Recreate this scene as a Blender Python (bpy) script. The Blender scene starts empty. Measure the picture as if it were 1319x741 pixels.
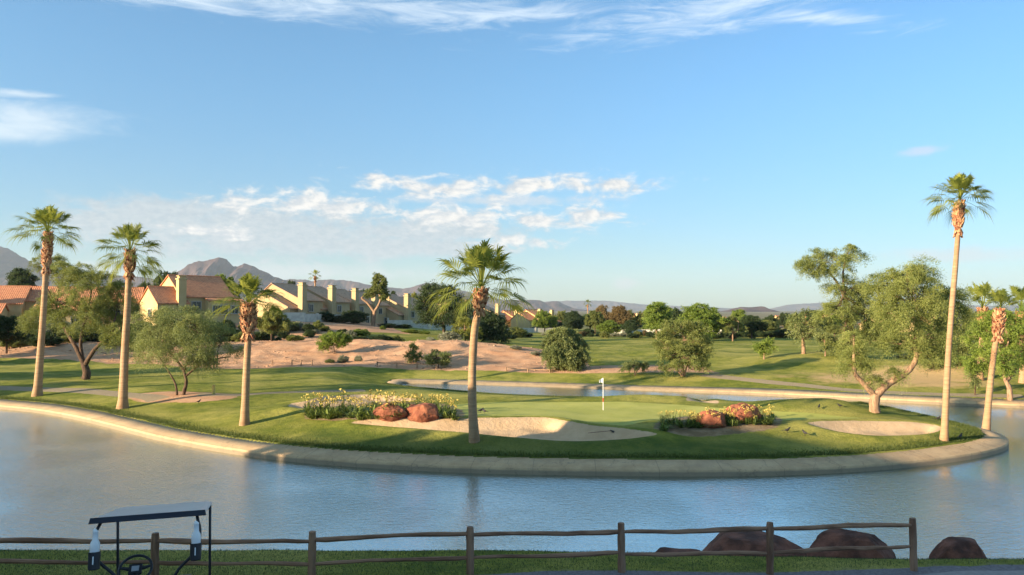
import bpy, math
import numpy as np
from mathutils import Vector, Matrix
R = math.radians
rng = np.random.RandomState(7)
scn = bpy.context.scene
COL = scn.collection

# ------------------------------------------------------------------ camera
CAM_Z = 8.0
FPX = 960.0
PITCH = math.atan(29.5 / FPX)
cp, sp_ = math.cos(PITCH), math.sin(PITCH)
def ray(px, py):
    x = (px - 659.5) / FPX; u = (370.5 - py) / FPX
    return np.array([x, cp - u * sp_, sp_ + u * cp])
def at(px, py, Y):
    d = ray(px, py); t = Y / d[1]
    return np.array([d[0] * t, Y, CAM_Z + d[2] * t])
def atz(px, py, z=0.0):
    d = ray(px, py); t = (z - CAM_Z) / d[2]
    return np.array([d[0] * t, d[1] * t, z])
def mpp(Y):            # metres per photo pixel at depth Y
    return Y / FPX
cam = bpy.data.cameras.new('camera'); camo = bpy.data.objects.new('camera', cam); COL.objects.link(camo)
camo.location = (0, 0, CAM_Z); camo.rotation_euler = (R(90) + PITCH, 0, 0)
cam.lens = 36.0 * FPX / 1319.0; cam.sensor_width = 36.0
cam.clip_start = 0.1; cam.clip_end = 60000
scn.camera = camo

# ------------------------------------------------------------------ numpy helpers
def sstep(a, b, x):
    t = np.clip((np.asarray(x, float) - a) / (b - a), 0, 1); return t * t * (3 - 2 * t)
def _hash(ix, iy, seed):
    n = (ix * 374761393 + iy * 668265263 + seed * 1442695041) & 0x7fffffff
    n = ((n ^ (n >> 13)) * 1274126177) & 0x7fffffff
    return ((n ^ (n >> 16)) & 0xffff) / 65535.0
def vnoise(x, y, seed=0):
    x = np.asarray(x, float); y = np.asarray(y, float)
    ix = np.floor(x).astype(np.int64); iy = np.floor(y).astype(np.int64)
    fx = x - ix; fy = y - iy; fx = fx * fx * (3 - 2 * fx); fy = fy * fy * (3 - 2 * fy)
    a = _hash(ix, iy, seed); b = _hash(ix + 1, iy, seed); c = _hash(ix, iy + 1, seed); d = _hash(ix + 1, iy + 1, seed)
    return (a + (b - a) * fx) * (1 - fy) + (c + (d - c) * fx) * fy
def fbm(x, y, seed=0, octv=4):
    s = 0; a = 0.5
    for k in range(octv):
        s = s + a * (vnoise(np.asarray(x) * 2 ** k, np.asarray(y) * 2 ** k, seed + k * 17) * 2 - 1); a *= 0.5
    return s
def catmull(pts, n=6, closed=False):
    P = [np.array(p, float) for p in pts]; out = []
    N = len(P)
    for i in range(N if closed else N - 1):
        p0 = P[(i - 1) % N] if closed or i > 0 else P[0]
        p1 = P[i]; p2 = P[(i + 1) % N]
        p3 = P[(i + 2) % N] if closed or i < N - 2 else P[-1]
        for k in range(n):
            t = k / n
            out.append(0.5 * ((2 * p1) + (-p0 + p2) * t + (2 * p0 - 5 * p1 + 4 * p2 - p3) * t * t + (-p0 + 3 * p1 - 3 * p2 + p3) * t ** 3))
    if not closed: out.append(P[-1])
    return np.array(out)
def poly_sdf(poly, x, y, lim=6.0):
    """signed distance, positive inside; clipped to +-lim"""
    poly = np.asarray(poly)[:, :2]
    x = np.asarray(x, float); y = np.asarray(y, float); shp = x.shape
    xf = x.ravel(); yf = y.ravel(); out = np.full(xf.shape, -float(lim))
    m = (xf > poly[:, 0].min() - lim) & (xf < poly[:, 0].max() + lim) & (yf > poly[:, 1].min() - lim) & (yf < poly[:, 1].max() + lim)
    if m.any():
        X = xf[m]; Y = yf[m]; d2 = np.full(X.shape, 1e18); ins = np.zeros(X.shape, bool)
        for i in range(len(poly)):
            ax, ay = poly[i - 1]; bx, by = poly[i]
            ex, ey = bx - ax, by - ay; L = ex * ex + ey * ey + 1e-12
            t = np.clip(((X - ax) * ex + (Y - ay) * ey) / L, 0, 1)
            d2 = np.minimum(d2, (X - ax - ex * t) ** 2 + (Y - ay - ey * t) ** 2)
            if ay != by:
                ins ^= ((ay > Y) != (by > Y)) & (X < (bx - ax) * (Y - ay) / (by - ay) + ax)
        d = np.sqrt(d2); out[m] = np.clip(np.where(ins, d, -d), -lim, lim)
    return out.reshape(shp)

# ------------------------------------------------------------------ object helpers
def tag(o, label=None, cat=None, group=None, kind=None):
    if label: o['label'] = label
    if cat: o['category'] = cat
    if group: o['group'] = group
    if kind: o['kind'] = kind
    return o
def empty(name, loc=(0, 0, 0), rz=0.0, rot=None):
    o = bpy.data.objects.new(name, None); COL.objects.link(o)
    o.location = tuple(float(v) for v in loc); o.rotation_euler = rot if rot else (0, 0, rz); o.empty_display_size = 0.3
    return o
def link(name, me, parent=None):
    o = bpy.data.objects.new(name, me); COL.objects.link(o); o.parent = parent
    return o
def npmesh(name, V, F, mat, attrs=None, smooth=False):
    """V (n,3); F (m,4) or (m,3) array, or list of face tuples"""
    me = bpy.data.meshes.new(name)
    V = np.asarray(V, np.float32)
    if isinstance(F, np.ndarray):
        m, k = F.shape
        me.vertices.add(len(V)); me.vertices.foreach_set('co', V.ravel())
        me.loops.add(m * k); me.loops.foreach_set('vertex_index', F.astype(np.int32).ravel())
        me.polygons.add(m); me.polygons.foreach_set('loop_start', np.arange(0, m * k, k, dtype=np.int32))
        me.update(calc_edges=True)
    else:
        me.from_pydata([tuple(map(float, v)) for v in V], [], [tuple(int(i) for i in f) for f in F])
    if attrs:
        for an, (dom, arr) in attrs.items():
            a = me.attributes.new(an, 'FLOAT', dom); a.data.foreach_set('value', np.asarray(arr, np.float32).ravel())
    me.materials.append(mat)
    if smooth: me.polygons.foreach_set('use_smooth', np.ones(len(me.polygons), bool))
    me.update()
    return me
def copy_tree(o, parent=None):
    c = o.copy(); COL.objects.link(c); c.parent = parent
    for ch in [k for k in o.children]: copy_tree(ch, c)
    return c
class MB:
    def __init__(s): s.V = []; s.F = []; s.n = 0
    def add(s, V, F):
        V = np.asarray(V, float); s.V.append(V); s.F += [tuple(i + s.n for i in f) for f in F]; s.n += len(V)
    def box(s, c, size, M=None, taper=1.0):
        x, y, z = [v / 2 for v in size]
        V = np.array([(-x, -y, -z), (x, -y, -z), (x, y, -z), (-x, y, -z), (-x * taper, -y * taper, z), (x * taper, -y * taper, z), (x * taper, y * taper, z), (-x * taper, y * taper, z)], float)
        if M is not None: V = V @ np.array(M.to_3x3() if hasattr(M, 'to_3x3') else M).T
        s.add(V + np.array(c, float), [(0, 3, 2, 1), (4, 5, 6, 7), (0, 1, 5, 4), (1, 2, 6, 5), (2, 3, 7, 6), (3, 0, 4, 7)])
    def tube(s, pts, radii, n=8, cap=True, jit=0.0):
        P = np.array(pts, float); rad = np.broadcast_to(np.asarray(radii, float), (len(P),))
        T = np.gradient(P, axis=0); T /= np.linalg.norm(T, axis=1)[:, None] + 1e-9
        up = np.array([0, 0, 1.0]) if abs(T[0][2]) < 0.9 else np.array([1.0, 0, 0])
        V = []; a = np.arange(n) / n * 2 * math.pi
        u = np.cross(T[0], up); u /= np.linalg.norm(u)
        for i in range(len(P)):
            u = u - T[i] * np.dot(u, T[i]); u /= np.linalg.norm(u) + 1e-9
            w = np.cross(T[i], u)
            rr = rad[i] * (1 + (rng.uniform(-jit, jit, n) if jit else 0))
            V.append(P[i] + (np.cos(a) * rr)[:, None] * u + (np.sin(a) * rr)[:, None] * w)
        V = np.concatenate(V); F = []
        for i in range(len(P) - 1):
            for k in range(n):
                k2 = (k + 1) % n
                F.append((i * n + k, i * n + k2, (i + 1) * n + k2, (i + 1) * n + k))
        if cap:
            F.append(tuple(range(n))[::-1]); F.append(tuple((len(P) - 1) * n + k for k in range(n)))
        s.add(V, F)
    def lathe(s, c, prof, n=16, axis='z'):
        V = []; a = np.arange(n) / n * 2 * math.pi
        for r, z in prof:
            q = np.stack([np.cos(a) * r, np.sin(a) * r, np.full(n, z)], 1)
            if axis == 'y': q = q[:, [0, 2, 1]]
            if axis == 'x': q = q[:, [2, 0, 1]]
            V.append(q)
        F = []
        for i in range(len(prof) - 1):
            for k in range(n):
                k2 = (k + 1) % n; F.append((i * n + k, i * n + k2, (i + 1) * n + k2, (i + 1) * n + k))
        F.append(tuple(range(n))[::-1]); F.append(tuple((len(prof) - 1) * n + k for k in range(n)))
        s.add(np.concatenate(V) + np.array(c, float), F)
    def build(s, name, mat, parent=None, smooth=False, bevel=0.0):
        V = np.concatenate(s.V); me = npmesh(name, V, s.F, mat, smooth=smooth)
        o = link(name, me, parent)
        if bevel:
            b = o.modifiers.new('bevel', 'BEVEL'); b.width = bevel; b.segments = 2; b.limit_method = 'ANGLE'
        return o

# ------------------------------------------------------------------ materials
def new_mat(name):
    m = bpy.data.materials.new(name); m.use_nodes = True
    nt = m.node_tree; b = nt.nodes['Principled BSDF']
    return m, nt, b
class NT:
    def __init__(s, nt): s.nt = nt
    def n(s, t, **kw):
        nd = s.nt.nodes.new(t)
        for k, v in kw.items(): setattr(nd, k, v)
        return nd
    def put(s, inp, v):
        if hasattr(v, 'is_linked') or isinstance(v, bpy.types.NodeSocket): s.nt.links.new(v, inp)
        elif v is not None: inp.default_value = v
    def math(s, op, a, b=None, c=None, clamp=False):
        nd = s.n('ShaderNodeMath', operation=op); nd.use_clamp = clamp
        s.put(nd.inputs[0], a)
        if b is not None: s.put(nd.inputs[1], b)
        if c is not None: s.put(nd.inputs[2], c)
        return nd.outputs[0]
    def vmath(s, op, a, b=None):
        nd = s.n('ShaderNodeVectorMath', operation=op); s.put(nd.inputs[0], a)
        if b is not None: s.put(nd.inputs[1], b)
        return nd.outputs[0]
    def mix(s, f, a, b, blend='MIX'):
        nd = s.n('ShaderNodeMix', data_type='RGBA', blend_type=blend)
        s.put(nd.inputs[0], f); s.put(nd.inputs[6], rgba(a)); s.put(nd.inputs[7], rgba(b)); return nd.outputs[2]
    def noise(s, vec, scale, detail=4, rough=0.55, dist=0.0, out=0):
        nd = s.n('ShaderNodeTexNoise'); s.put(nd.inputs['Vector'], vec); nd.inputs['Scale'].default_value = scale
        nd.inputs['Detail'].default_value = detail; nd.inputs['Roughness'].default_value = rough; nd.inputs['Distortion'].default_value = dist
        return nd.outputs[out]
    def ramp(s, f, lo, hi):
        nd = s.n('ShaderNodeMapRange'); nd.clamp = True; nd.interpolation_type = 'SMOOTHSTEP'
        s.put(nd.inputs[0], f); nd.inputs[1].default_value = lo; nd.inputs[2].default_value = hi; return nd.outputs[0]
    def mapping(s, vec, scale=(1, 1, 1), rot=(0, 0, 0), loc=(0, 0, 0)):
        nd = s.n('ShaderNodeMapping'); s.put(nd.inputs[0], vec); nd.inputs['Scale'].default_value = scale
        nd.inputs['Rotation'].default_value = rot; nd.inputs['Location'].default_value = loc; return nd.outputs[0]
    def bump(s, h, strength, dist, normal=None):
        nd = s.n('ShaderNodeBump'); s.put(nd.inputs['Height'], h); nd.inputs['Strength'].default_value = strength
        nd.inputs['Distance'].default_value = dist
        if normal is not None: s.put(nd.inputs['Normal'], normal)
        return nd.outputs[0]
    def attr(s, name):
        return s.n('ShaderNodeAttribute', attribute_name=name).outputs['Fac']
def rgba(c):
    return (c[0], c[1], c[2], 1.0) if isinstance(c, (tuple, list)) and len(c) == 3 else c
def simple(name, c1, c2=None, scale=5.0, rough=0.8, bump=0.0, bdist=0.02, spec=0.3, coord='Object', mscale=(1, 1, 1), contrast=(0.35, 0.65), metallic=0.0):
    m, nt, b = new_mat(name); N = NT(nt)
    co = N.n('ShaderNodeTexCoord').outputs[coord]; co = N.mapping(co, mscale)
    f = N.noise(co, scale, 5, 0.6)
    col = N.mix(N.ramp(f, *contrast), c1, c2 if c2 else c1)
    nt.links.new(col, b.inputs['Base Color']); b.inputs['Roughness'].default_value = rough
    b.inputs['Specular IOR Level'].default_value = spec; b.inputs['Metallic'].default_value = metallic
    if bump: nt.links.new(N.bump(N.noise(co, scale * 3, 4, 0.6), bump, bdist), b.inputs['Normal'])
    return m
def leaf_mat(name, dark, light, trans=0.35, rough=0.55):
    m, nt, b = new_mat(name); N = NT(nt)
    t = N.attr('tone'); oi = N.n('ShaderNodeObjectInfo').outputs['Random']
    t2 = N.math('ADD', N.math('MULTIPLY', t, 0.85), N.math('MULTIPLY', oi, 0.15))
    col = N.mix(t2, dark, light)
    nt.links.new(col, b.inputs['Base Color']); b.inputs['Roughness'].default_value = rough; b.inputs['Specular IOR Level'].default_value = 0.25
    tr = N.n('ShaderNodeBsdfTranslucent'); nt.links.new(N.mix(0.3, col, (light[0] * 1.2, light[1] * 1.2, light[2] * 0.5)), tr.inputs[0])
    mx = N.n('ShaderNodeMixShader'); mx.inputs[0].default_value = trans
    nt.links.new(b.outputs[0], mx.inputs[1]); nt.links.new(tr.outputs[0], mx.inputs[2])
    nt.links.new(mx.outputs[0], nt.nodes['Material Output'].inputs[0])
    return m

M = {}
M['concrete'] = None
M['bark_dark'] = simple('dark_bark', (.05, .03, .02), (.14, .085, .055), 9, .9, .6, .03, mscale=(1, 1, .3))
M['bark_tan'] = simple('tan_bark', (.20, .12, .075), (.38, .24, .15), 8, .9, .5, .03, mscale=(1, 1, .3))
M['leaf_mesquite'] = leaf_mat('mesquite_leaf', (.08, .11, .03), (.32, .34, .10))
M['leaf_feather'] = leaf_mat('feathery_leaf', (.095, .13, .032), (.36, .385, .115), .4)
M['leaf_verde'] = leaf_mat('palo_verde_leaf', (.10, .13, .045), (.32, .35, .13))
M['leaf_bright'] = leaf_mat('bright_leaf', (.08, .14, .02), (.30, .37, .07))
M['leaf_dark'] = leaf_mat('dark_leaf', (.025, .05, .018), (.085, .12, .045))
M['leaf_grey'] = leaf_mat('grey_leaf', (.16, .17, .11), (.42, .42, .30), .2)
M['leaf_rust'] = leaf_mat('rust_leaf', (.12, .085, .035), (.28, .20, .085))
M['leaf_yellow'] = leaf_mat('yellow_green_leaf', (.13, .15, .025), (.34, .34, .07))
M['palm_leaf'] = leaf_mat('palm_frond', (.07, .10, .018), (.36, .38, .075), .35, .45)
M['palm_boot'] = simple('palm_boot', (.20, .06, .03), (.55, .32, .17), 5, .85, .4, .03, contrast=(.38, .6))
def palm_trunk_mat():
    m, nt, b = new_mat('palm_trunk'); N = NT(nt)
    co = N.n('ShaderNodeTexCoord').outputs['Object']
    ring = N.noise(N.mapping(co, (.6, .6, 9)), 1.0, 4, .6)
    big = N.noise(N.mapping(co, (1, 1, .35)), 1.4, 4, .6)
    col = N.mix(N.ramp(ring, .3, .7), (.30, .175, .095), (.41, .26, .145))
    col = N.mix(N.math('MULTIPLY', N.ramp(big, .5, .68), .75), col, (.30, .155, .075))
    nt.links.new(col, b.inputs['Base Color']); b.inputs['Roughness'].default_value = .9
    nt.links.new(N.bump(ring, .8, .06), b.inputs['Normal']); return m
M['palm_trunk'] = palm_trunk_mat()
M['red_rock'] = simple('red_rock', (.19, .06, .035), (.35, .13, .07), 1.6, .9, .8, .08, contrast=(.3, .7))
M['dark_rock'] = simple('dark_red_rock', (.07, .030, .022), (.19, .075, .050), 2.2, .9, .8, .05)
M['wood'] = simple('weathered_wood', (.15, .075, .045), (.33, .19, .12), 6, .85, .7, .015, mscale=(1, 1, .12))
M['wood_rail'] = simple('weathered_rail_wood', (.16, .08, .048), (.33, .185, .115), 6, .85, .7, .012, mscale=(.12, 1, 1))
M['black'] = simple('black_plastic', (.012, .012, .016), (.03, .03, .036), 3, .45, spec=.4)
M['navy'] = simple('dark_roof_edge', (.02, .022, .035), None, 3, .4)
M['cart_roof'] = simple('cart_roof_top', (.36, .37, .40), (.42, .43, .46), 1.5, .35)
M['white'] = simple('white_plastic', (.75, .76, .78), (.8, .8, .8), 4, .4)
M['cream'] = simple('cart_body_paint', (.55, .52, .45), (.6, .57, .5), 2, .3)
M['rubber'] = simple('rubber', (.02, .02, .02), (.035, .035, .035), 6, .85)
M['steel'] = simple('steel', (.5, .5, .52), None, 3, .3, metallic=1.0)
M['bird'] = simple('bird_feather', (.02, .018, .02), (.05, .045, .045), 20, .6)
M['stucco'] = simple('pale_stucco', (.50, .37, .18), (.56, .42, .215), .7, .9, .2, .01)
M['stucco_tan'] = simple('tan_stucco', (.47, .39, .28), (.54, .46, .34), .7, .9, .2, .01)
M['garden_wall'] = simple('garden_wall_block', (.46, .43, .38), (.58, .55, .48), 1.2, .9, .2, .01)
M['frame'] = simple('window_frame', (.45, .42, .36), None, 3, .6)
M['flower'] = simple('yellow_flower', (.46, .34, .06), (.58, .46, .14), 8, .7)
M['blade'] = leaf_mat('strap_leaf', (.05, .085, .02), (.26, .32, .08), .25)
M['red_tape'] = simple('red_band', (.6, .04, .03), None, 3, .5)
M['yellow_paint'] = simple('yellow_paint', (.55, .42, .12), (.5, .38, .12), 3, .6)
def glass_mat():
    m, nt, b = new_mat('window_glass'); b.inputs['Base Color'].default_value = (.03, .05, .06, 1); b.inputs['Roughness'].default_value = .08; return m
M['glass'] = glass_mat()
def tile_mat(name, c1, c2, c3):
    m, nt, b = new_mat(name); N = NT(nt)
    co = N.n('ShaderNodeTexCoord').outputs['Object']
    w = N.n('ShaderNodeTexWave'); w.wave_type = 'BANDS'; w.bands_direction = 'X'; w.wave_profile = 'SIN'
    nt.links.new(co, w.inputs[0]); w.inputs['Scale'].default_value = 1.1
    w2 = N.n('ShaderNodeTexWave'); w2.wave_type = 'BANDS'; w2.bands_direction = 'Z'; w2.wave_profile = 'SAW'
    nt.links.new(co, w2.inputs[0]); w2.inputs['Scale'].default_value = 1.7
    f = N.noise(co, 2.5, 6, .75); v = N.n('ShaderNodeTexVoronoi'); nt.links.new(N.mapping(co, (3, 3, 6)), v.inputs['Vector']); v.inputs['Scale'].default_value = 1
    col = N.mix(N.ramp(f, .35, .65), c1, c2)
    sep = N.n('ShaderNodeSeparateColor'); nt.links.new(v.outputs['Color'], sep.inputs[0])
    col = N.mix(N.math('MULTIPLY', N.ramp(sep.outputs[0], .55, 1), .6), col, c3)
    nt.links.new(col, b.inputs['Base Color']); b.inputs['Roughness'].default_value = .85
    hh = N.math('ADD', w.outputs['Fac'], N.math('MULTIPLY', w2.outputs['Fac'], .5))
    nt.links.new(N.bump(hh, .8, .06), b.inputs['Normal']); return m
M['tile_red'] = tile_mat('terracotta_tile', (.52, .19, .09), (.64, .28, .14), (.36, .13, .07))
M['tile_brown'] = tile_mat('brown_tile', (.42, .25, .16), (.52, .33, .21), (.28, .17, .11))

# ------------------------------------------------------------------ sun and sky
SUN_EL = R(13.5)
LX, LY = 0.88, 0.475
_l = math.hypot(LX, LY); LX /= _l; LY /= _l
S = Vector((-LX * math.cos(SUN_EL), -LY * math.cos(SUN_EL), math.sin(SUN_EL)))
sun = bpy.data.lights.new('sun', 'SUN'); sun.energy = 4.8; sun.angle = R(0.5); sun.color = (1.0, .79, .52)
suno = bpy.data.objects.new('sun', sun); COL.objects.link(suno); suno.rotation_euler = S.to_track_quat('Z', 'Y').to_euler(); suno.location = (-50, -50, 60)

w = bpy.data.worlds.new('World'); scn.world = w; w.use_nodes = True
def build_world():
    nt = w.node_tree; N = NT(nt); bg = nt.nodes['Background']
    sky = N.n('ShaderNodeTexSky'); sky.sky_type = 'NISHITA'; sky.sun_disc = False
    sky.sun_elevation = SUN_EL; sky.sun_rotation = math.atan2(S.x, S.y)
    sky.altitude = 300; sky.air_density = 1.0; sky.dust_density = 0.5; sky.ozone_density = 2.2
    d = N.n('ShaderNodeTexCoord').outputs['Generated']
    sx = N.n('ShaderNodeSeparateXYZ'); nt.links.new(d, sx.inputs[0])
    X, Y, Z = sx.outputs
    az = N.math('MULTIPLY', N.math('ARCTAN2', X, Y), 57.29578)
    el = N.math('MULTIPLY', N.math('ARCSINE', Z), 57.29578)
    def pix(px, py):
        r = ray(px, py); r = r / np.linalg.norm(r)
        return math.degrees(math.atan2(r[0], r[1])), math.degrees(math.asin(r[2]))
    uv = N.n('ShaderNodeCombineXYZ'); nt.links.new(az, uv.inputs[0]); nt.links.new(el, uv.inputs[1]); uv = uv.outputs[0]
    def blob(px, py, rx, ry, rot=0):
        a, e = pix(px, py); ra = rx / FPX * 57.3; re = ry / FPX * 57.3
        v = N.mapping(N.vmath('SUBTRACT', uv, (a, e, 0)), (1 / ra, 1 / re, 1)) if not rot else \
            N.mapping(N.mapping(N.vmath('SUBTRACT', uv, (a, e, 0)), (1, 1, 1), (0, 0, R(rot))), (1 / ra, 1 / re, 1))
        nd = N.n('ShaderNodeVectorMath', operation='LENGTH'); nt.links.new(v, nd.inputs[0])
        return N.math('SUBTRACT', 1.0, nd.outputs['Value'])      # 1 at centre, 0 at the rim, negative beyond
    def union(bs):
        o = bs[0]
        for b in bs[1:]: o = N.math('SMOOTH_MAX', o, b, .25)
        return N.math('MAXIMUM', o, -1.2)
    # cumulus band low over the hills
    fb = N.noise(N.mapping(uv, (.42, .85, 1)), 1.0, 9, .62, .3)
    fb2 = N.noise(N.mapping(uv, (.42, .85, 1), loc=(.16, -.14, 0)), 1.0, 9, .62, .3)
    up = N.noise(N.mapping(uv, (1.5, 2.6, 1)), 1.0, 6, .6)
    flat = union([blob(330, 298, 250, 44), blob(150, 285, 90, 20), blob(520, 318, 190, 18), blob(210, 272, 110, 22), blob(560, 296, 150, 24)])
    puff = union([blob(560, 243, 120, 16, 4), blob(690, 239, 165, 15), blob(800, 236, 55, 13), blob(590, 281, 105, 21), blob(750, 279, 62, 19), blob(690, 284, 90, 14), blob(400, 262, 120, 18), blob(268, 298, 60, 9), blob(660, 312, 70, 12)])
    small = union([blob(1188, 195, 34, 8), blob(1235, 328, 95, 12), blob(806, 366, 26, 10), blob(640, 258, 200, 10), blob(330, 350, 300, 18)])
    m_flat = N.math('MULTIPLY', N.ramp(N.math('ADD', N.math('MULTIPLY', flat, .6), N.math('SUBTRACT', fb, .5)), -.04, .36), .88)
    m_puff = N.ramp(N.math('ADD', N.math('MULTIPLY', puff, .42), N.math('MULTIPLY', N.math('SUBTRACT', fb, .5), 1.7)), -.06, .40)
    m_small = N.math('MULTIPLY', N.ramp(N.math('ADD', N.math('MULTIPLY', small, .5), N.math('SUBTRACT', fb, .5)), .02, .4), .55)
    # cirrus, combed sideways
    ci = N.noise(N.mapping(uv, (.16, .95, 1), (0, 0, R(-9))), 1.0, 9, .68, .8)
    cir = union([blob(430, 8, 300, 24, -3), blob(620, 22, 260, 16, -3), blob(900, 20, 270, 28, -4), blob(250, 2, 140, 20), blob(1060, 22, 110, 14, 12)])
    m_cir = N.math('MULTIPLY', N.ramp(N.math('ADD', N.math('MULTIPLY', cir, .42), N.math('MULTIPLY', N.math('SUBTRACT', ci, .5), 1.4)), -.02, .62), .72)
    cw = N.noise(N.mapping(uv, (.22, .8, 1), (0, 0, R(6)), (3, 5, 0)), 1.0, 9, .65, .6)
    wis = union([blob(40, 153, 120, 26, -3), blob(-30, 160, 130, 24), blob(15, 120, 50, 7, -6)])
    m_wis = N.math('MULTIPLY', N.ramp(N.math('ADD', N.math('MULTIPLY', wis, .6), N.math('MULTIPLY', N.math('SUBTRACT', cw, .5), .9)), .02, .62), .66)
    skyc = sky.outputs[0]
    # photograph's richer blue: hue of the clear air, warmer and paler towards the horizon
    t = N.ramp(el, -1.0, 21.0)
    tint = N.mix(t, (.55, .66, .76), (.73, 1.05, 1.15))
    tint = N.mix(N.ramp(az, -12.0, 45.0), tint, N.mix(1.0, tint, (.86, .90, .97), 'MULTIPLY'))
    tint = N.mix(N.ramp(el, 24.0, 44.0), tint, (2.15, 1.95, 1.42))  # sky above the view brightened and warmed, added as fill for shaded ground
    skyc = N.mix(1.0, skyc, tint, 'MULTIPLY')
    L = SKY_CLOUD
    shade = N.ramp(N.math('ADD', N.math('MULTIPLY', N.math('SUBTRACT', fb, fb2), 3.5), .5), 0.1, .95)
    puffc = N.mix(shade, (L * .78, L * .84, L * .90), (L * 1.22, L * 1.18, L * 1.12))
    flatc = N.mix(N.ramp(up, .3, .7), (L * .62, L * .71, L * .78), (L * .80, L * .86, L * .90))
    c = N.mix(m_flat, skyc, flatc)
    c = N.mix(m_small, c, (L * .95, L * .95, L * .98))
    c = N.mix(m_puff, c, puffc)
    c = N.mix(m_cir, c, (L * 1.10, L * 1.25, L * 1.38))
    c = N.mix(m_wis, c, (L * 1.14, L * 1.24, L * 1.30))
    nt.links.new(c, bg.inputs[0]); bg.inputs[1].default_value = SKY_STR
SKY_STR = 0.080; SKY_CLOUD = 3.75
build_world()
scn.view_settings.view_transform = 'Standard'; scn.view_settings.look = 'None'; scn.view_settings.gamma = 1
scn.view_settings.use_curve_mapping = False; scn.view_settings.exposure = 1.48
scn.cycles.use_denoising = True
scn.cycles.max_bounces = 8; scn.cycles.transparent_max_bounces = 8; scn.cycles.volume_bounces = 1
# ------------------------------------------------------------------ lake outline (water level z = 0)
front = [atz(*p)[:2] for p in [(-160, 519), (-60, 522), (0, 527), (50, 532), (100, 541), (150, 553), (200, 566), (260, 578), (330, 589), (400, 597), (500, 604), (600, 609), (700, 611.5), (800, 613), (900, 613.5), (1000, 612.5), (1100, 608), (1180, 601), (1240, 593), (1280, 585), (1297, 577), (1290, 567), (1262, 558), (1215, 546), (1160, 534), (1110, 526), (1050, 527), (980, 526), (920, 523), (860, 521), (780, 519), (700, 517), (640, 514), (590, 509), (545, 503), (512, 498)]]
farsh = [atz(*p)[:2] for p in [(518, 493.5), (570, 494.5), (640, 496.5), (720, 499), (800, 502), (900, 506), (1000, 510.5), (1100, 516), (1200, 521), (1290, 525), (1400, 529), (1550, 532)]]
FR = catmull(front, 5); FA = catmull(farsh, 5)
FR = FR[:, :2]; FA = FA[:, :2]
def near_bank_y(x): return 22.5 + 0.02 * np.abs(x) ** 1.2 + 0.5 * np.sin(x * .35)
nbx = np.linspace(75, -75, 40)
NB = np.stack([nbx, near_bank_y(nbx)], 1)
LAKE = np.concatenate([FR, FA, np.array([[100, 50], [95, 35]]), NB, np.array([[-95, 30], [-90, 50]])])
G = []   # gentle rises: x, y, amplitude, sx, sy
def rise(px, py, amp, sx, sy, z=1.2):
    p = atz(px, py, z); G.append((p[0], p[1], amp, sx, sy))
rise(840, 514, .50, 4.5, 2.0); rise(1050, 526, .55, 5.5, 2.4); rise(355, 533, .35, 3.5, 2.0); rise(440, 517, .30, 4, 2)
rise(925, 545, .35, 3.2, 2.2); rise(490, 542, .3, 4, 2.0); rise(235, 512, .25, 5, 3); rise(1250, 556, .2, 3, 2)
G += [(-36, 107, 1.3, 13, 8), (-22, 107, 1.25, 9, 8), (-9, 104, 1.75, 8.5, 7.5), (1, 101, .9, 7, 6), (9, 96, .35, 8, 4), (-62, 108, 1.2, 14, 8),
      (38, 92, 1.3, 9, 9), (25, 104, .7, 7, 7), (50, 80, 1.3, 7, 6), (64, 92, 1.2, 12, 12)]
def h_dry(x, y):
    """ground height away from the shore"""
    z = 1.2 + .75 * sstep(72, 118, y) - 0.9 * sstep(160, 330, y)
    z = z + 3.4 * sstep(104, 142, y) * sstep(-2, -50, x)
    z = z + 1.0 * sstep(112, 128, y) * sstep(8, -12, x) * sstep(240, 150, y)
    for gx, gy, a, sx, sy in G:
        z = z + a * np.exp(-((x - gx) / sx) ** 2 - ((y - gy) / sy) ** 2)
    near = sstep(25, 34, y)
    amp = .16 * near * (1 - .75 * sstep(4000, 600, np.hypot(x * 0, y) * 0 + 5000)) 
    z = z + near * (.22 * fbm(x / 11, y / 6, 3, 3) + .06 * fbm(x / 2.5, y / 2.0, 5, 2))
    return z
def h_near(x, y):
    """bank between the path and the lake"""
    ys = near_bank_y(x)
    crest = 16.9 - .25 * sstep(-2, 9, x)
    zc = 2.62 - .10 * sstep(0, 9, x)
    a = zc * np.clip((ys - y) / (ys - crest), -1, 1)
    zf = 2.93 - .32 * sstep(1, 9, x)
    b = np.where(y < 14.4, zf + (14.4 - y) * .155, zf + (zc - zf) * (y - 14.4) / (crest - 14.4))
    b = np.where(y < 6, zf + 8.4 * .155 + (6 - y) * .04, b)
    z = np.where(y > crest, a, b)
    return z + .03 * fbm(x / 1.3, y / 1.3, 9, 2) * sstep(26, 20, y)
def edge_z(y): return .5975 - .22 * sstep(68, 76, y)
def h0(x, y, detail=True):
    x = np.asarray(x, float); y = np.asarray(y, float)
    s = -poly_sdf(LAKE, x, y, 12.0)
    hd = h_dry(x, y)
    zc = edge_z(y)
    z = np.where(s < 1.1, zc - (1.1 - s) * 1.0, zc + (hd - zc) * sstep(.6, 8.5, s) * 1.0)
    z = np.maximum(z, -1.4)
    isn = y < 29 
    zn = np.maximum(h_near(x, y), -1.4)
    return np.where(isn & (s > -12) & (y < 27), zn, np.where(isn, np.minimum(z, -1.0), z))
def hit(px, py, zf=None):
    f = zf or h0
    d = ray(px, py)
    t = np.geomspace(9, 700, 2600); X = d[0] * t; Y = d[1] * t; Z = CAM_Z + d[2] * t
    g = np.maximum(f(X, Y), 0.0)
    k = np.argmax(Z <= g)
    if Z[k] > g[k]: k = len(t) - 1
    return np.array([X[k], Y[k], g[k]])
def gz(x, y): return float(h0(np.array([x]), np.array([y]))[0])
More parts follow.
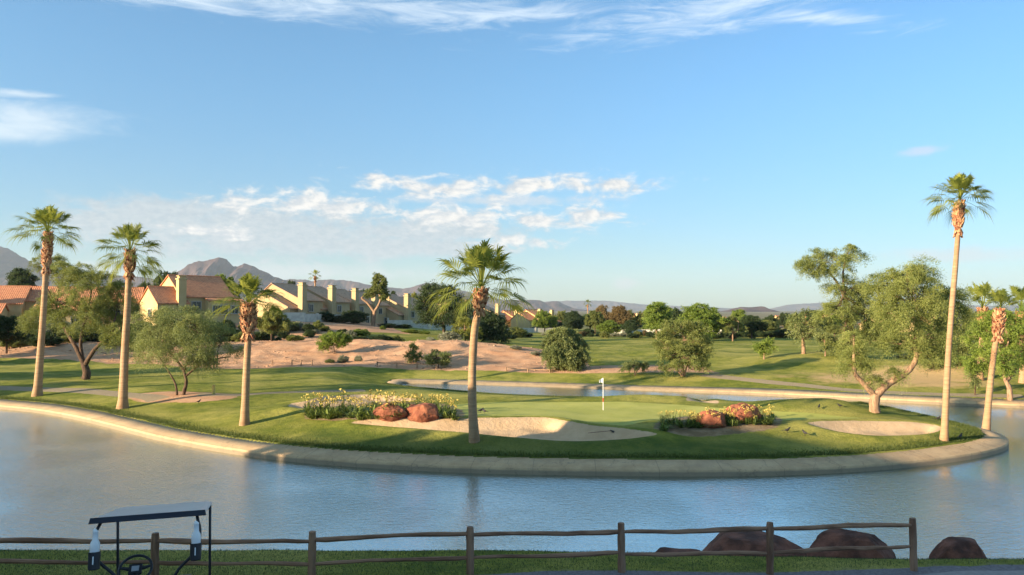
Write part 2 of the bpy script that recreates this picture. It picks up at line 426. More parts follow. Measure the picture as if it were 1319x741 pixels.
def px_poly(pts, n=5): 
    P = [hit(*p)[:2] for p in pts]; return catmull(P, n, True)
B_MAIN = px_poly([(452, 548), (480, 544), (560, 543), (620, 541.5), (660, 541), (700, 541), (722, 544), (760, 551), (800, 555), (846, 562), (820, 568), (780, 571), (740, 572), (700, 570), (640, 565), (600, 561), (540, 556), (490, 552)])
B_RIGHT = px_poly([(1042, 547), (1080, 545), (1130, 545.5), (1170, 546), (1200, 549), (1214, 554), (1200, 561), (1160, 564), (1120, 563.5), (1080, 559), (1052, 552)])
B_LEFT = px_poly([(372, 523), (400, 517), (440, 511), (480, 510), (530, 514), (528, 518), (470, 521), (420, 528), (385, 528)])
B_SMALL = px_poly([(884, 514), (905, 514), (926, 518.5), (915, 520), (895, 517.5)], 3)
SAND = [(B_MAIN, .46, .20), (B_RIGHT, .36, .16), (B_LEFT, .28, .12), (B_SMALL, .15, .06)]
def h(x, y):
    z = h0(x, y)
    for poly, dep, lip in SAND:
        s = poly_sdf(poly, x, y, 4.0)
        m = s > -3.9
        z = z + np.where(m, lip * np.exp(-((s + .35) / .7) ** 2) - dep * sstep(-.05, .95, s) + .03 * np.sin(x * 2.1 + y) * sstep(0, 1, s), 0)
    dm = sstep(82, 92, y) * sstep(128, 118, y) * sstep(18, 4, x)
    z = z + dm * (.30 * (1 - 2 * np.abs(fbm(x / 5, y / 3.5, 21, 4))) - .2 + .12 * fbm(x / 1.2, y / 1.2, 22, 2))
    z = z + .05 * sand_in(x, y) * fbm(x / .55, y / .55, 31, 2)
    return z
def sand_in(x, y): return sstep(.1, .8, np.maximum(poly_sdf(B_MAIN, x, y, 4), poly_sdf(B_RIGHT, x, y, 4)))
GREEN = px_poly([(575, 526), (600, 520), (660, 518), (760, 518), (860, 521), (930, 526), (1000, 530), (1070, 535), (1112, 541), (1060, 543), (1000, 541), (920, 540), (850, 541), (800, 549), (755, 547), (715, 541), (650, 540), (600, 538)])
def bot(px, py): return hit(px, py)[:2]
DIRT = np.array([bot(*p) for p in [(-120, 458), (0, 461), (60, 463), (130, 466), (200, 470), (300, 475.5), (400, 473.5), (520, 476), (640, 478), (700, 481), (780, 481), (850, 480), (900, 480), (930, 482)]] + [bot(900, 470), bot(850, 470), bot(800, 471), bot(760, 472), np.array([9, 101]), np.array([3, 107]), np.array([-2, 113]), np.array([-9, 116]), np.array([-14, 124]), np.array([-24, 150]), np.array([-30, 230]), np.array([-160, 230]), np.array([-150, 105])])
LAWN = np.array([(-27, 121), (-16, 117), (-8, 119), (-2, 124), (2, 132), (-8, 138), (-22, 134), (-30, 128)], float)
DRYR = px_poly([(1000, 484), (1060, 478), (1100, 472), (1150, 468), (1200, 466), (1262, 476), (1300, 500), (1262, 505), (1200, 503), (1130, 500), (1060, 494)])
TREEBED = px_poly([(165, 511), (190, 506), (240, 504.5), (285, 508), (305, 512), (270, 517), (215, 519), (180, 518)])
FB1 = px_poly([(392, 535), (420, 524), (470, 521), (520, 520), (575, 521), (598, 532), (590, 546), (540, 548), (480, 547), (440, 543), (410, 541)])
FB2 = px_poly([(842, 552), (860, 540), (900, 535), (950, 531), (1000, 537), (1005, 548), (975, 556), (920, 562), (870, 561)])
def strip(pts, wd):
    P = catmull([hit(*p)[:2] for p in pts], 6); T = np.gradient(P, axis=0); T /= np.linalg.norm(T, axis=1)[:, None]
    Nn = np.stack([-T[:, 1], T[:, 0]], 1) * wd / 2
    return np.concatenate([P + Nn, (P - Nn)[::-1]])
CART1 = strip([(-100, 497), (0, 500), (60, 502), (120, 504.5), (185, 510), (205, 515)], 1.7)
CART1B = strip([(255, 508), (300, 508.5), (350, 506), (420, 504), (470, 503)], 1.6)
CART2 = strip([(905, 483), (960, 489), (1030, 496), (1100, 503), (1200, 508), (1319, 511)], 1.5)
def asphalt_s(x, y):
    e = np.interp(x, [-8, -4, -1.5, -.8, .6, 2.2, 5.3, 7.1, 9.2, 11.2, 14, 40], [10, 12, 13.6, 14.4, 14.78, 14.95, 15.3, 15.7, 16.1, 16.25, 16.4, 17]) + .10 * fbm(x / .7, x * 0 + 3, 4, 3)
    return np.clip(e - y, -4, 4)

# ------------------------------------------------------------------ ground sheet
def build_ground():
    ys = np.concatenate([np.linspace(-90, 8, 20)[:-1], np.linspace(8, 26, 110)[:-1], np.linspace(26, 34, 10)[:-1], np.linspace(34, 66, 190)[:-1], np.linspace(66, 125, 200)[:-1], np.linspace(125, 260, 90)[:-1], np.geomspace(260, 14000, 60)])
    tt = np.linspace(-1, 1, 560); tt = np.sign(tt) * (np.abs(tt) * .62 + np.abs(tt) ** 4 * .75)
    wd = np.where(ys < 0, 40, 40 + ys * 1.0)
    X = wd[:, None] * tt[None, :] * 1.15; Y = np.repeat(ys[:, None], len(tt), 1)
    far = Y > 0
    X = np.where(np.abs(tt)[None, :] > .98, X * 3, X)
    Z = h(X, Y)
    Z = np.where(Y > 400, .3 + 0 * Z, Z)
    ny, nx = X.shape
    V = np.stack([X, Y, Z], 2).reshape(-1, 3)
    i = np.arange(ny - 1)[:, None] * nx + np.arange(nx - 1)[None, :]
    F = np.stack([i, i + 1, i + 1 + nx, i + nx], 2).reshape(-1, 4)
    x, y = V[:, 0], V[:, 1]
    sand = np.full(len(x), -4.0)
    for poly, _, _ in SAND: sand = np.maximum(sand, poly_sdf(poly, x, y, 4))
    A = {'sand': sand, 'green': poly_sdf(GREEN, x, y, 4),
         'dirt': np.maximum(poly_sdf(DIRT, x, y, 4), poly_sdf(TREEBED, x, y, 4)),
         'lawn': poly_sdf(LAWN, x, y, 4), 'dry': poly_sdf(DRYR, x, y, 6),
         'bed': np.maximum(poly_sdf(FB1, x, y, 4), poly_sdf(FB2, x, y, 4)),
         'cart': np.maximum(np.maximum(poly_sdf(CART1, x, y, 4), poly_sdf(CART1B, x, y, 4)), poly_sdf(CART2, x, y, 4)),
         'asphalt': np.where(y < 30, asphalt_s(x, y), -4),
         'slab': poly_sdf(np.array([(6.2, 8.5), (7.6, 15.2), (9.2, 15.75), (14, 15.95), (40, 16.6), (40, 8.5)]), x, y, 4),
         'rough': np.where((y > 30) & (y < 62), 4.6 - np.minimum(-poly_sdf(LAKE, x, y, 12.0), 8) - 6 * sstep(12, 18, x) - 6 * sstep(-11, -15, x), -4),  # shore rough plus painted shade, kept to the shaded stretch of the slope
         'farland': sstep(230, 330, y)}
    m, nt, b = new_mat('ground'); N = NT(nt)
    P = N.n('ShaderNodeNewGeometry').outputs['Position']
    wob = N.math('MULTIPLY', N.math('SUBTRACT', N.noise(P, 1.6, 4, .6), .5), .7)
    wobs = N.math('MULTIPLY', wob, .35)
    def mask(name, w0=.05, wb=wob):
        return N.ramp(N.math('ADD', N.attr(name), wb), -w0, w0)
    fine = N.noise(P, 9, 5, .7); mid = N.noise(P, .9, 5, .65); big = N.noise(P, .16, 4, .6)
    g1 = N.mix(N.ramp(mid, .35, .65), (.125, .15, .02), (.265, .26, .042))
    g1 = N.mix(N.math('MULTIPLY', N.ramp(big, .42, .64), .75), g1, (.42, .365, .10))
    g1 = N.mix(N.math('MULTIPLY', N.ramp(fine, .4, .72), .5), g1, (.04, .075, .015))
    # mowing bands across the fairway
    sep = N.n('ShaderNodeSeparateXYZ'); nt.links.new(P, sep.inputs[0])
    band = N.math('SINE', N.math('ADD', N.math('MULTIPLY', sep.outputs[1], 1.05), N.math('MULTIPLY', sep.outputs[0], .22)))
    g1 = N.mix(N.math('MULTIPLY', N.ramp(band, -.3, .3), .30), g1, (.10, .135, .02))
    g1 = N.mix(N.math('MULTIPLY', mask('rough', .8, N.math('MULTIPLY', wob, 3.0)), .62), g1, (.045, .080, .018))  # darker green: partly rougher grass, partly the slope's shade painted into the colour
    grn = N.mix(N.ramp(N.noise(P, .5, 3), .35, .65), (.34, .345, .085), (.40, .39, .11))
    col = N.mix(mask('green', .12, wobs), g1, grn)
    dryn = N.ramp(N.math('ADD', N.math('MULTIPLY', N.attr('dry'), .24), N.math('MULTIPLY', N.math('SUBTRACT', N.noise(P, .35, 5, .65), .5), 3.0)), -.1, .9)
    col = N.mix(N.math('MULTIPLY', dryn, .95), col, (.50, .34, .17))
    dcol = N.mix(N.ramp(N.noise(P, .45, 6, .7), .3, .7), (.42, .225, .13), (.56, .34, .21))
    dcol = N.mix(N.math('MULTIPLY', N.ramp(N.noise(P, 3.2, 4, .7), .55, .8), .5), dcol, (.30, .21, .14))
    v = N.n('ShaderNodeTexVoronoi'); nt.links.new(P, v.inputs['Vector']); v.inputs['Scale'].default_value = 2.2
    dcol = N.mix(N.math('MULTIPLY', N.ramp(v.outputs['Distance'], .16, .08), .6), dcol, (.24, .16, .11))
    dm = N.math('SUBTRACT', mask('dirt', .15), mask('lawn', .15), clamp=True)
    col = N.mix(dm, col, dcol)
    ccol = N.mix(N.ramp(fine, .3, .7), (.27, .215, .14), (.34, .275, .19))
    col = N.mix(mask('cart', .05, wobs), col, ccol)
    col = N.mix(mask('bed', .1), col, N.mix(N.ramp(mid, .4, .6), (.33, .24, .15), (.20, .14, .08)))
    scol = N.mix(N.ramp(mid, .3, .7), (.50, .345, .21), (.60, .43, .275))
    col = N.mix(mask('sand', .04, N.math('MULTIPLY', wob, .25)), col, scol)
    acol = N.mix(N.ramp(N.noise(P, 14, 4, .7), .35, .7), (.13, .115, .125), (.21, .19, .20))
    am = mask('asphalt', .03, N.math('MULTIPLY', wob, .15))
    grit = N.math('MULTIPLY', mask('asphalt', .22, wob), N.math('SUBTRACT', 1.0, am))
    col = N.mix(N.math('MULTIPLY', grit, N.ramp(N.noise(P, 12, 3, .7), .42, .58)), col, (.22, .17, .13))
    col = N.mix(am, col, acol)
    col = N.mix(N.math('MULTIPLY', am, mask('slab', .03, N.math('MULTIPLY', wob, .1))), col, N.mix(N.ramp(fine, .3, .7), (.235, .215, .215), (.29, .265, .265)))
    fcol = N.mix(N.ramp(N.noise(P, .012, 6, .7), .4, .6), (.10, .115, .05), (.30, .24, .16))
    col = N.mix(N.attr('farland'), col, fcol)
    nt.links.new(col, b.inputs['Base Color']); b.inputs['Roughness'].default_value = .95; b.inputs['Specular IOR Level'].default_value = .12
    hh = N.math('ADD', N.noise(P, 16, 4, .75), N.math('MULTIPLY', N.noise(P, 3.5, 4, .7), 1.6))
    soft = N.math('SUBTRACT', 1.0, N.math('MULTIPLY', N.math('ADD', N.math('ADD', mask('green'), N.math('MULTIPLY', mask('sand'), .3)), am, clamp=True), .75))
    bm = N.n('ShaderNodeBump'); nt.links.new(hh, bm.inputs['Height']); bm.inputs['Distance'].default_value = .06; nt.links.new(N.math('MULTIPLY', soft, .9), bm.inputs['Strength'])
    nt.links.new(bm.outputs[0], b.inputs['Normal'])
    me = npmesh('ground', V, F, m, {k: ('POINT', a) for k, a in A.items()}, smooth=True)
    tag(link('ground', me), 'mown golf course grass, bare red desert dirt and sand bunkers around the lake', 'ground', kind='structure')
build_ground()

# ------------------------------------------------------------------ kerb
def concrete():
    m, nt, b = new_mat('kerb_concrete'); N = NT(nt)
    P = N.n('ShaderNodeNewGeometry').outputs['Position']
    c = N.mix(N.ramp(N.noise(P, .8, 6, .7), .35, .65), (.40, .27, .15), (.50, .35, .20))
    sep = N.n('ShaderNodeSeparateXYZ'); nt.links.new(P, sep.inputs[0])
    wet = N.ramp(N.math('ADD', sep.outputs[2], N.math('MULTIPLY', N.math('SUBTRACT', N.noise(P, 1.5, 4, .6), .5), .10)), .27, .17)
    c = N.mix(N.math('MULTIPLY', wet, .75), c, (.15, .125, .09))
    c = N.mix(N.math('MULTIPLY', N.ramp(N.noise(N.mapping(P, (1, 1, .2)), 4.5, 4, .7), .55, .75), .35), c, (.22, .17, .12))
    fr_ = N.math('FRACT', N.math('MULTIPLY', N.attr('run'), 1 / 3.05)); jt = N.math('LESS_THAN', fr_, .012)
    c = N.mix(N.math('MULTIPLY', jt, .4), c, (.10, .075, .05))
    ck = N.n('ShaderNodeTexVoronoi', feature='DISTANCE_TO_EDGE'); nt.links.new(N.vmath('ADD', P, N.noise(P, 2.0, 4, .6, 0, 1)), ck.inputs['Vector']); ck.inputs['Scale'].default_value = .55
    c = N.mix(N.math('MULTIPLY', N.ramp(ck.outputs['Distance'], .012, .004), .5), c, (.12, .09, .06))
    c = N.mix(N.math('MULTIPLY', N.ramp(N.noise(P, .35, 4, .7), .5, .7), .4), c, (.27, .20, .13))
    nt.links.new(c, b.inputs['Base Color']); b.inputs['Roughness'].default_value = .85
    nt.links.new(N.bump(N.noise(P, 9, 4, .7), .3, .02), b.inputs['Normal']); return m
M['concrete'] = concrete()
def build_kerb():
    L = np.concatenate([FR, FA]); 
    # resample
    seg = np.linalg.norm(np.diff(L, axis=0), axis=1); cum = np.concatenate([[0], np.cumsum(seg)]); tot = cum[-1]
    q = np.linspace(0, tot, int(tot / .5)); L = np.stack([np.interp(q, cum, L[:, 0]), np.interp(q, cum, L[:, 1])], 1)
    for _ in range(3): L[1:-1] = (L[:-2] + 2 * L[1:-1] + L[2:]) / 4
    T = np.gradient(L, axis=0); T /= np.linalg.norm(T, axis=1)[:, None]; Nn = np.stack([-T[:, 1], T[:, 0]], 1)   # left = land side for this direction?
    test = -poly_sdf(LAKE, *(L[40] + Nn[40] * 1.0)[:, None], 12.)
    if test[0] < 0: Nn = -Nn
    prof = [(-.02, -1.0), (-.02, .33), (.02, .36), (.16, .375), (.18, .345), (1.25, .60), (1.32, .45), (1.3, -.5)]
    prof = [(-.10, -1.0), (-.10, .30), (-.06, .335), (.10, .345), (.12, .36), (1.22, .60), (1.28, .45), (1.28, -.5)]
    rows = []
    for o, z in prof:
        zz = z * edge_z(L[:, 1]) / .5975 if z > 0 else np.full(len(L), z)
        rows.append(np.column_stack([L + Nn * o, zz]))
    V = np.concatenate(rows); n = len(L); F = []
    i = np.arange(n - 1)
    for k in range(len(prof) - 1):
        F.append(np.stack([k * n + i, k * n + i + 1, (k + 1) * n + i + 1, (k + 1) * n + i], 1))
    run = np.tile(np.concatenate([[0], np.cumsum(np.linalg.norm(np.diff(L, axis=0), axis=1))]), len(prof))
    me = npmesh('kerb', V, np.concatenate(F), M['concrete'], {'run': ('POINT', run)})
    tag(link('kerb', me), 'sloping concrete edging round the lake shore', 'kerb', kind='structure')
build_kerb()

# ------------------------------------------------------------------ water
def build_water():
    m, nt, b = new_mat('lake_water'); N = NT(nt)
    P = N.n('ShaderNodeNewGeometry').outputs['Position']
    b.inputs['Base Color'].default_value = (.040, .075, .070, 1); b.inputs['Roughness'].default_value = .11; b.inputs['IOR'].default_value = 5.2
    b.inputs['Specular IOR Level'].default_value = .5; b.inputs['Specular Tint'].default_value = (.95, 1.0, .97, 1)
    a = N.noise(N.mapping(P, (1.0, 1.7, 1), (0, 0, R(12))), 2.6, 4, .6, .4)
    c = N.noise(N.mapping(P, (1.0, 1.5, 1), (0, 0, R(-20))), 8.5, 3, .6, .2)
    g = N.noise(P, .09, 3, .5)
    hh = N.math('ADD', a, N.math('MULTIPLY', c, .55))
    bm = N.n('ShaderNodeBump'); nt.links.new(hh, bm.inputs['Height']); bm.inputs['Distance'].default_value = .046
    nt.links.new(N.math('ADD', .4, N.math('MULTIPLY', N.ramp(g, .4, .6), .6)), bm.inputs['Strength'])
    nt.links.new(bm.outputs[0], b.inputs['Normal'])
    gl = N.n('ShaderNodeBsdfGlossy'); gl.inputs['Color'].default_value = (.86, .92, .90, 1); gl.inputs['Roughness'].default_value = .10; nt.links.new(bm.outputs[0], gl.inputs['Normal'])
    mx = N.n('ShaderNodeMixShader'); mx.inputs[0].default_value = .56; nt.links.new(b.outputs[0], mx.inputs[1]); nt.links.new(gl.outputs[0], mx.inputs[2])
    nt.links.new(mx.outputs[0], nt.nodes['Material Output'].inputs[0])
    V = [(-260, 18.5, 0), (260, 18.5, 0), (260, 96, 0), (-260, 96, 0)]
    # a real sheet with a slight swell near the viewer
    me = npmesh('water', V, [(0, 1, 2, 3)], m)
    tag(link('water', me), 'rippled blue-grey lake water', 'water', kind='structure')
build_water()
# ------------------------------------------------------------------ fan palms
def norm(v): return v / (np.linalg.norm(v) + 1e-9)
def fan_crown(seed, nleaf, pet, rad, up_bias=0.0, segs=22, low=-35, lean=(0, 0)):
    r = np.random.RandomState(seed); V = []; F = []; tone = []; n = 0
    for i in range(nleaf):
        q = (i + .5) / nleaf
        az = i * 2.39996 + r.uniform(-.25, .25)
        el = R(82 - (82 - low) * q ** 1.15 + up_bias + r.uniform(-9, 9))
        d = np.array([math.cos(az) * math.cos(el), math.sin(az) * math.cos(el), math.sin(el)])
        L = pet * r.uniform(.8, 1.2) * (.75 + .35 * q); rd = rad * r.uniform(.85, 1.12)
        side = norm(np.cross(d, [0, 0, 1.0])) if abs(d[2]) < .97 else np.array([1.0, 0, 0])
        upv = np.cross(side, d)
        tn = r.uniform(.1, 1) * (1.0 - .35 * q)
        # arching stalk
        K = 5; pts = []
        for k in range(K):
            t = k / (K - 1); pts.append(d * L * t + np.array([0, 0, -.16 * L * t * t * math.cos(el)]))
        pts = np.array(pts); w = .022 * rad / .9
        for k in range(K):
            V += [pts[k] - side * w, pts[k] + side * w]
        for k in range(K - 1):
            F.append((n + 2 * k, n + 2 * k + 1, n + 2 * k + 3, n + 2 * k + 2)); tone.append(tn)
        n += 2 * K
        hub = pts[-1]; d2 = norm(pts[-1] - pts[-2])
        upv = norm(np.cross(side, d2)); roll = r.uniform(-.5, .5)
        s2 = norm(side * math.cos(roll) + upv * math.sin(roll)); u2 = np.cross(s2, d2)
        for j in range(segs):
            a = R(-78 + 156 * (j + .5) / segs); org = hub + d2 * rd * .42 * (1 - (abs(a) / R(78)) ** 1.2)
            dirv = d2 * math.cos(a) + s2 * math.sin(a)
            dirv = norm(dirv + u2 * (.42 * abs(math.sin(a)) ** 1.2))
            ln = rd * (.82 - .16 * abs(a / R(78)) ** 2) * r.uniform(.88, 1.1)
            sd = norm(np.cross(dirv, u2)); wd = ln * R(156) / segs * .30
            g = .26 + r.uniform(0, .36) + .25 * max(0, -d[2])
            st = []
            for (t, ww, dr) in ((0.02, .3, 0), (.34, 1.0, .03), (.62, .62, .22), (.86, .28, .62), (1.06, .05, 1.15)):
                p = org + dirv * ln * (t - .18 * dr * g) + np.array([0, 0, -1.0]) * ln * dr * g
                st.append((p - sd * wd * ww, p + sd * wd * ww))
            for aa, bb in st: V += [aa, bb]
            tj = min(1, max(0, tn + r.uniform(-.12, .12)))
            for k in range(4):
                F.append((n + 2 * k, n + 2 * k + 1, n + 2 * k + 3, n + 2 * k + 2)); tone.append(tj)
            n += 10
    V = np.array(V)
    V[:, 0] += V[:, 2] * lean[0]; V[:, 1] += V[:, 2] * lean[1]
    return V, np.array(F), np.array(tone)
def boots(mb, path, radii, count, r, size):
    """old cut leaf bases hugging the trunk"""
    P = np.array(path)
    for i in range(count):
        t = (i + .5) / count; k = t * (len(P) - 1); k0 = int(k); f = k - k0
        c = P[k0] * (1 - f) + P[min(k0 + 1, len(P) - 1)] * f; rr = np.interp(k, range(len(P)), radii)
        a = i * 2.39996 * 1.0 + r.uniform(-.2, .2); o = np.array([math.cos(a), math.sin(a), 0]); tg = np.array([-math.sin(a), math.cos(a), 0])
        s = size * r.uniform(.7, 1.25); out = r.uniform(.25, .75); dn = 1.0 if t > .12 else -1.0
        d = norm(np.array([o[0] * out, o[1] * out, dn])); w = s * .24
        b0 = c + o * (rr * .72); tip = b0 + d * s
        q = np.cross(tg, d)
        mb.add([b0 - tg * w - q * .03, b0 + tg * w - q * .03, b0 + tg * w + q * w * .6, b0 - tg * w + q * w * .6,
                tip - tg * w * .55, tip + tg * w * .55, tip + tg * w * .5 + q * w * .35, tip - tg * w * .5 + q * w * .35],
               [(0, 1, 2, 3), (7, 6, 5, 4), (0, 4, 5, 1), (1, 5, 6, 2), (2, 6, 7, 3), (3, 7, 4, 0)])
def palm(label, base, trunk_px, boot_px, heart_px, r0, r1, pet, rad, seed, nleaf=36, low=-35, up=0, boot_r=1.9, Y=None, group=None, name='fan_palm', segs=18, flare=1.35, lean=(0, 0)):
    b = hit(*base, zf=h) if Y is None else np.array([at(base[0], base[1], Y)[0], Y, gz(at(base[0], base[1], Y)[0], Y)])
    D = b[1]; root = empty(name, b); r = np.random.RandomState(seed)
    loc = lambda p: at(p[0], p[1], D) - b
    pts = [np.array([0, 0, -.25]), np.array([0, 0, .0])] + [loc(p) for p in trunk_px] + [loc(p) for p in boot_px]
    pts = catmull(pts, 5)
    hts = pts[:, 2]; H = hts[-1]
    rad_t = r1 + (r0 - r1) * (1 - np.clip(hts / H, 0, 1)) ** 1.3 + (flare - 1) * r0 * np.exp(-np.maximum(hts, 0) / .55)
    rad_t = rad_t * (1 + .03 * np.sin(hts * 7))
    mb = MB(); mb.tube(pts, rad_t, 16, jit=.02); mb.build('trunk', M['palm_trunk'], root, smooth=True)
    zb = loc(boot_px[0])[2]; sel = pts[hts >= zb - .05]; rb = rad_t[hts >= zb - .05]
    prof = np.sin(np.linspace(.45, 2.7, len(sel))) ** .8
    bm_ = MB(); L = np.linalg.norm(sel[-1] - sel[0])
    boots(bm_, sel, r1 * (1 + (boot_r - 1) * prof), int(95 * L), r, .17 + rad * .16)
    bm_.build('leaf_bases', M['palm_boot'], root)
    V, F, tone = fan_crown(seed, nleaf, pet, rad, up, segs, low, lean)
    V = V + loc(heart_px)
    link('crown', npmesh('crown', V, F, M['palm_leaf'], {'tone': ('FACE', tone)}), root)
    tag(root, label, 'palm tree', group)
    return root
PG = 'tall fan palms round the lake'
palm('tall slim fan palm with a long boot-covered neck, leftmost on the lawn', (48, 510), [(54, 430), (57, 385)], [(59, 350), (61, 325), (62, 303)], (62, 300), .33, .19, 1.45, 1.35, 11, 46, low=-14, up=0, group=PG, boot_r=1.6)
palm('tall fan palm with arching drooping fronds beside the feathery shrub tree', (158, 526), [(161, 450), (164, 400)], [(166, 356), (167, 342), (168, 326)], (168, 324), .33, .20, 1.4, 1.2, 23, 44, low=-40, up=0, group=PG, boot_r=1.8)
palm('short fan palm with a shaggy pale neck in front of the brown roofed houses', (315, 547), [(317, 490), (319, 450)], [(320, 434), (320, 412), (320, 394)], (320, 392), .25, .19, 1.1, 1.15, 37, 44, low=-16, up=8, group=PG, boot_r=2.6)
palm('stocky fan palm with a curved trunk standing below the long sand bunker', (611, 568.5), [(608, 500), (611, 430)], [(617, 401), (619, 390), (620, 378)], (620, 371), .255, .195, 1.65, 1.35, 41, 52, low=-26, up=8, group=PG, boot_r=1.75, flare=1.25)
palm('tallest fan palm with a small round crown right of the small bunker', (1216, 568.5), [(1222, 450), (1231, 340)], [(1234, 300), (1235, 282), (1236, 264)], (1237, 257), .185, .125, .9, .92, 53, 46, low=-22, up=2, group=PG, boot_r=1.65)
palm('thick-trunked fan palm with a cone of orange leaf bases at the island tip', (1270, 556), [(1275, 500), (1281, 450)], [(1284, 436), (1286, 420), (1288, 402)], (1289, 396), .22, .155, .55, .90, 67, 20, low=30, up=12, group=PG, boot_r=2.1)
palm('pale yellow fan palm with wide crown behind the lake edge trees', (1262, 500), [(1264, 450)], [(1266, 425), (1266, 410), (1266, 400)], (1266, 398), .3, .22, 1.7, 1.5, 71, 26, low=-25, Y=72, group='fan palms standing behind the trees')
palm('fan palm with broad crown at the right picture edge behind green trees', (1318, 500), [(1317, 450)], [(1316, 430), (1316, 415), (1315, 405)], (1315, 400), .3, .22, 1.6, 1.3, 73, 26, low=-25, Y=70, group='fan palms standing behind the trees')
for (px_, py_, hh_, Y_, lb) in [(406, 355, 9, 205, 'distant fan palm showing above the brown roofed townhouses'), (757, 391, 6, 420, 'far thin fan palm sticking out above the reddish trees'), (493, 379, 8, 240, 'small far palm behind the second group of townhouses')]:
    p = palm(lb, (px_, 430), [(px_, py_ + 40)], [(px_, py_ + 9), (px_, py_ + 5), (px_, py_ + 2)], (px_, py_), .28, .2, 1.0 if Y_ < 400 else 1.5, .95 if Y_ < 400 else 1.4, int(px_), 22, low=-30, Y=Y_, group='far palms above the roofs', segs=10)

# ------------------------------------------------------------------ leafy trees
def crown_mesh(r, clumps, crad, twigs, per, leaf, droop, flat=.8, upb=0.0, radial=None, spread=.10):
    """leaf-sized faces strung along twigs in every clump"""
    C = np.asarray(clumps); n = len(C)
    if radial is None: radial = np.zeros_like(C)
    d = r.normal(size=(n, twigs, 3)) + radial[:, None, :] * 1.1 + np.array([0, 0, upb]); d /= np.linalg.norm(d, axis=2)[..., None]
    cr = np.broadcast_to(np.asarray(crad, float), (n,))
    ln = cr[:, None] * r.uniform(.55, 1.25, (n, twigs))
    ctone = r.uniform(0, 1, (n, 1)) * .6 + r.uniform(0, 1, (n, twigs)) * .25
    t = r.uniform(.12, 1, (n, twigs, per)) ** .8
    P = C[:, None, None, :] + d[:, :, None, :] * (ln[:, :, None] * t)[..., None]
    P[..., 2] -= droop * ln[:, :, None] * t ** 2
    P += r.normal(size=P.shape) * (spread * cr[:, None, None, None])
    P[..., 2] = C[:, None, None, 2] + (P[..., 2] - C[:, None, None, 2]) * flat
    ld = d[:, :, None, :] * .8 + r.normal(size=P.shape) * .75; ld[..., 2] -= droop * .8
    ld /= np.linalg.norm(ld, axis=3)[..., None]
    sd = np.cross(ld, r.normal(size=P.shape)); sd /= np.linalg.norm(sd, axis=3)[..., None] + 1e-9
    L = leaf[0] * r.uniform(.6, 1.3, P.shape[:3])[..., None]; W = leaf[1] * r.uniform(.7, 1.2, P.shape[:3])[..., None]
    a = P - ld * L / 2; b = P + ld * L / 2
    V = np.stack([a - sd * W * .3, a + sd * W * .3, P + ld * L * .1 + sd * W / 2, b, P + ld * L * .1 - sd * W / 2], 3)   # kite-like leaf
    V = np.stack([a, P + sd * W / 2, b, P - sd * W / 2], 3).reshape(-1, 3)
    m = len(V) // 4; F = np.arange(m * 4).reshape(-1, 4)
    tone = np.clip(np.broadcast_to(ctone[:, :, None], P.shape[:3]) + r.uniform(-.12, .2, P.shape[:3]), 0, 1).ravel()
    return V, F, tone
def limb(mb, a, b, ra, rb, r, wig=.12, n=6, sides=7, sag=0.0):
    a = np.array(a, float); b = np.array(b, float); L = np.linalg.norm(b - a); P = []
    off = r.normal(size=3) * wig * L; off2 = r.normal(size=3) * wig * .5 * L
    for k in range(n):
        t = k / (n - 1); p = a + (b - a) * t + off * math.sin(math.pi * t) + off2 * math.sin(2 * math.pi * t); p[2] += sag * L * t * (1 - t)
        P.append(p)
    mb.tube(P, np.linspace(ra, rb, n), sides, cap=False, jit=.05); return np.array(P)
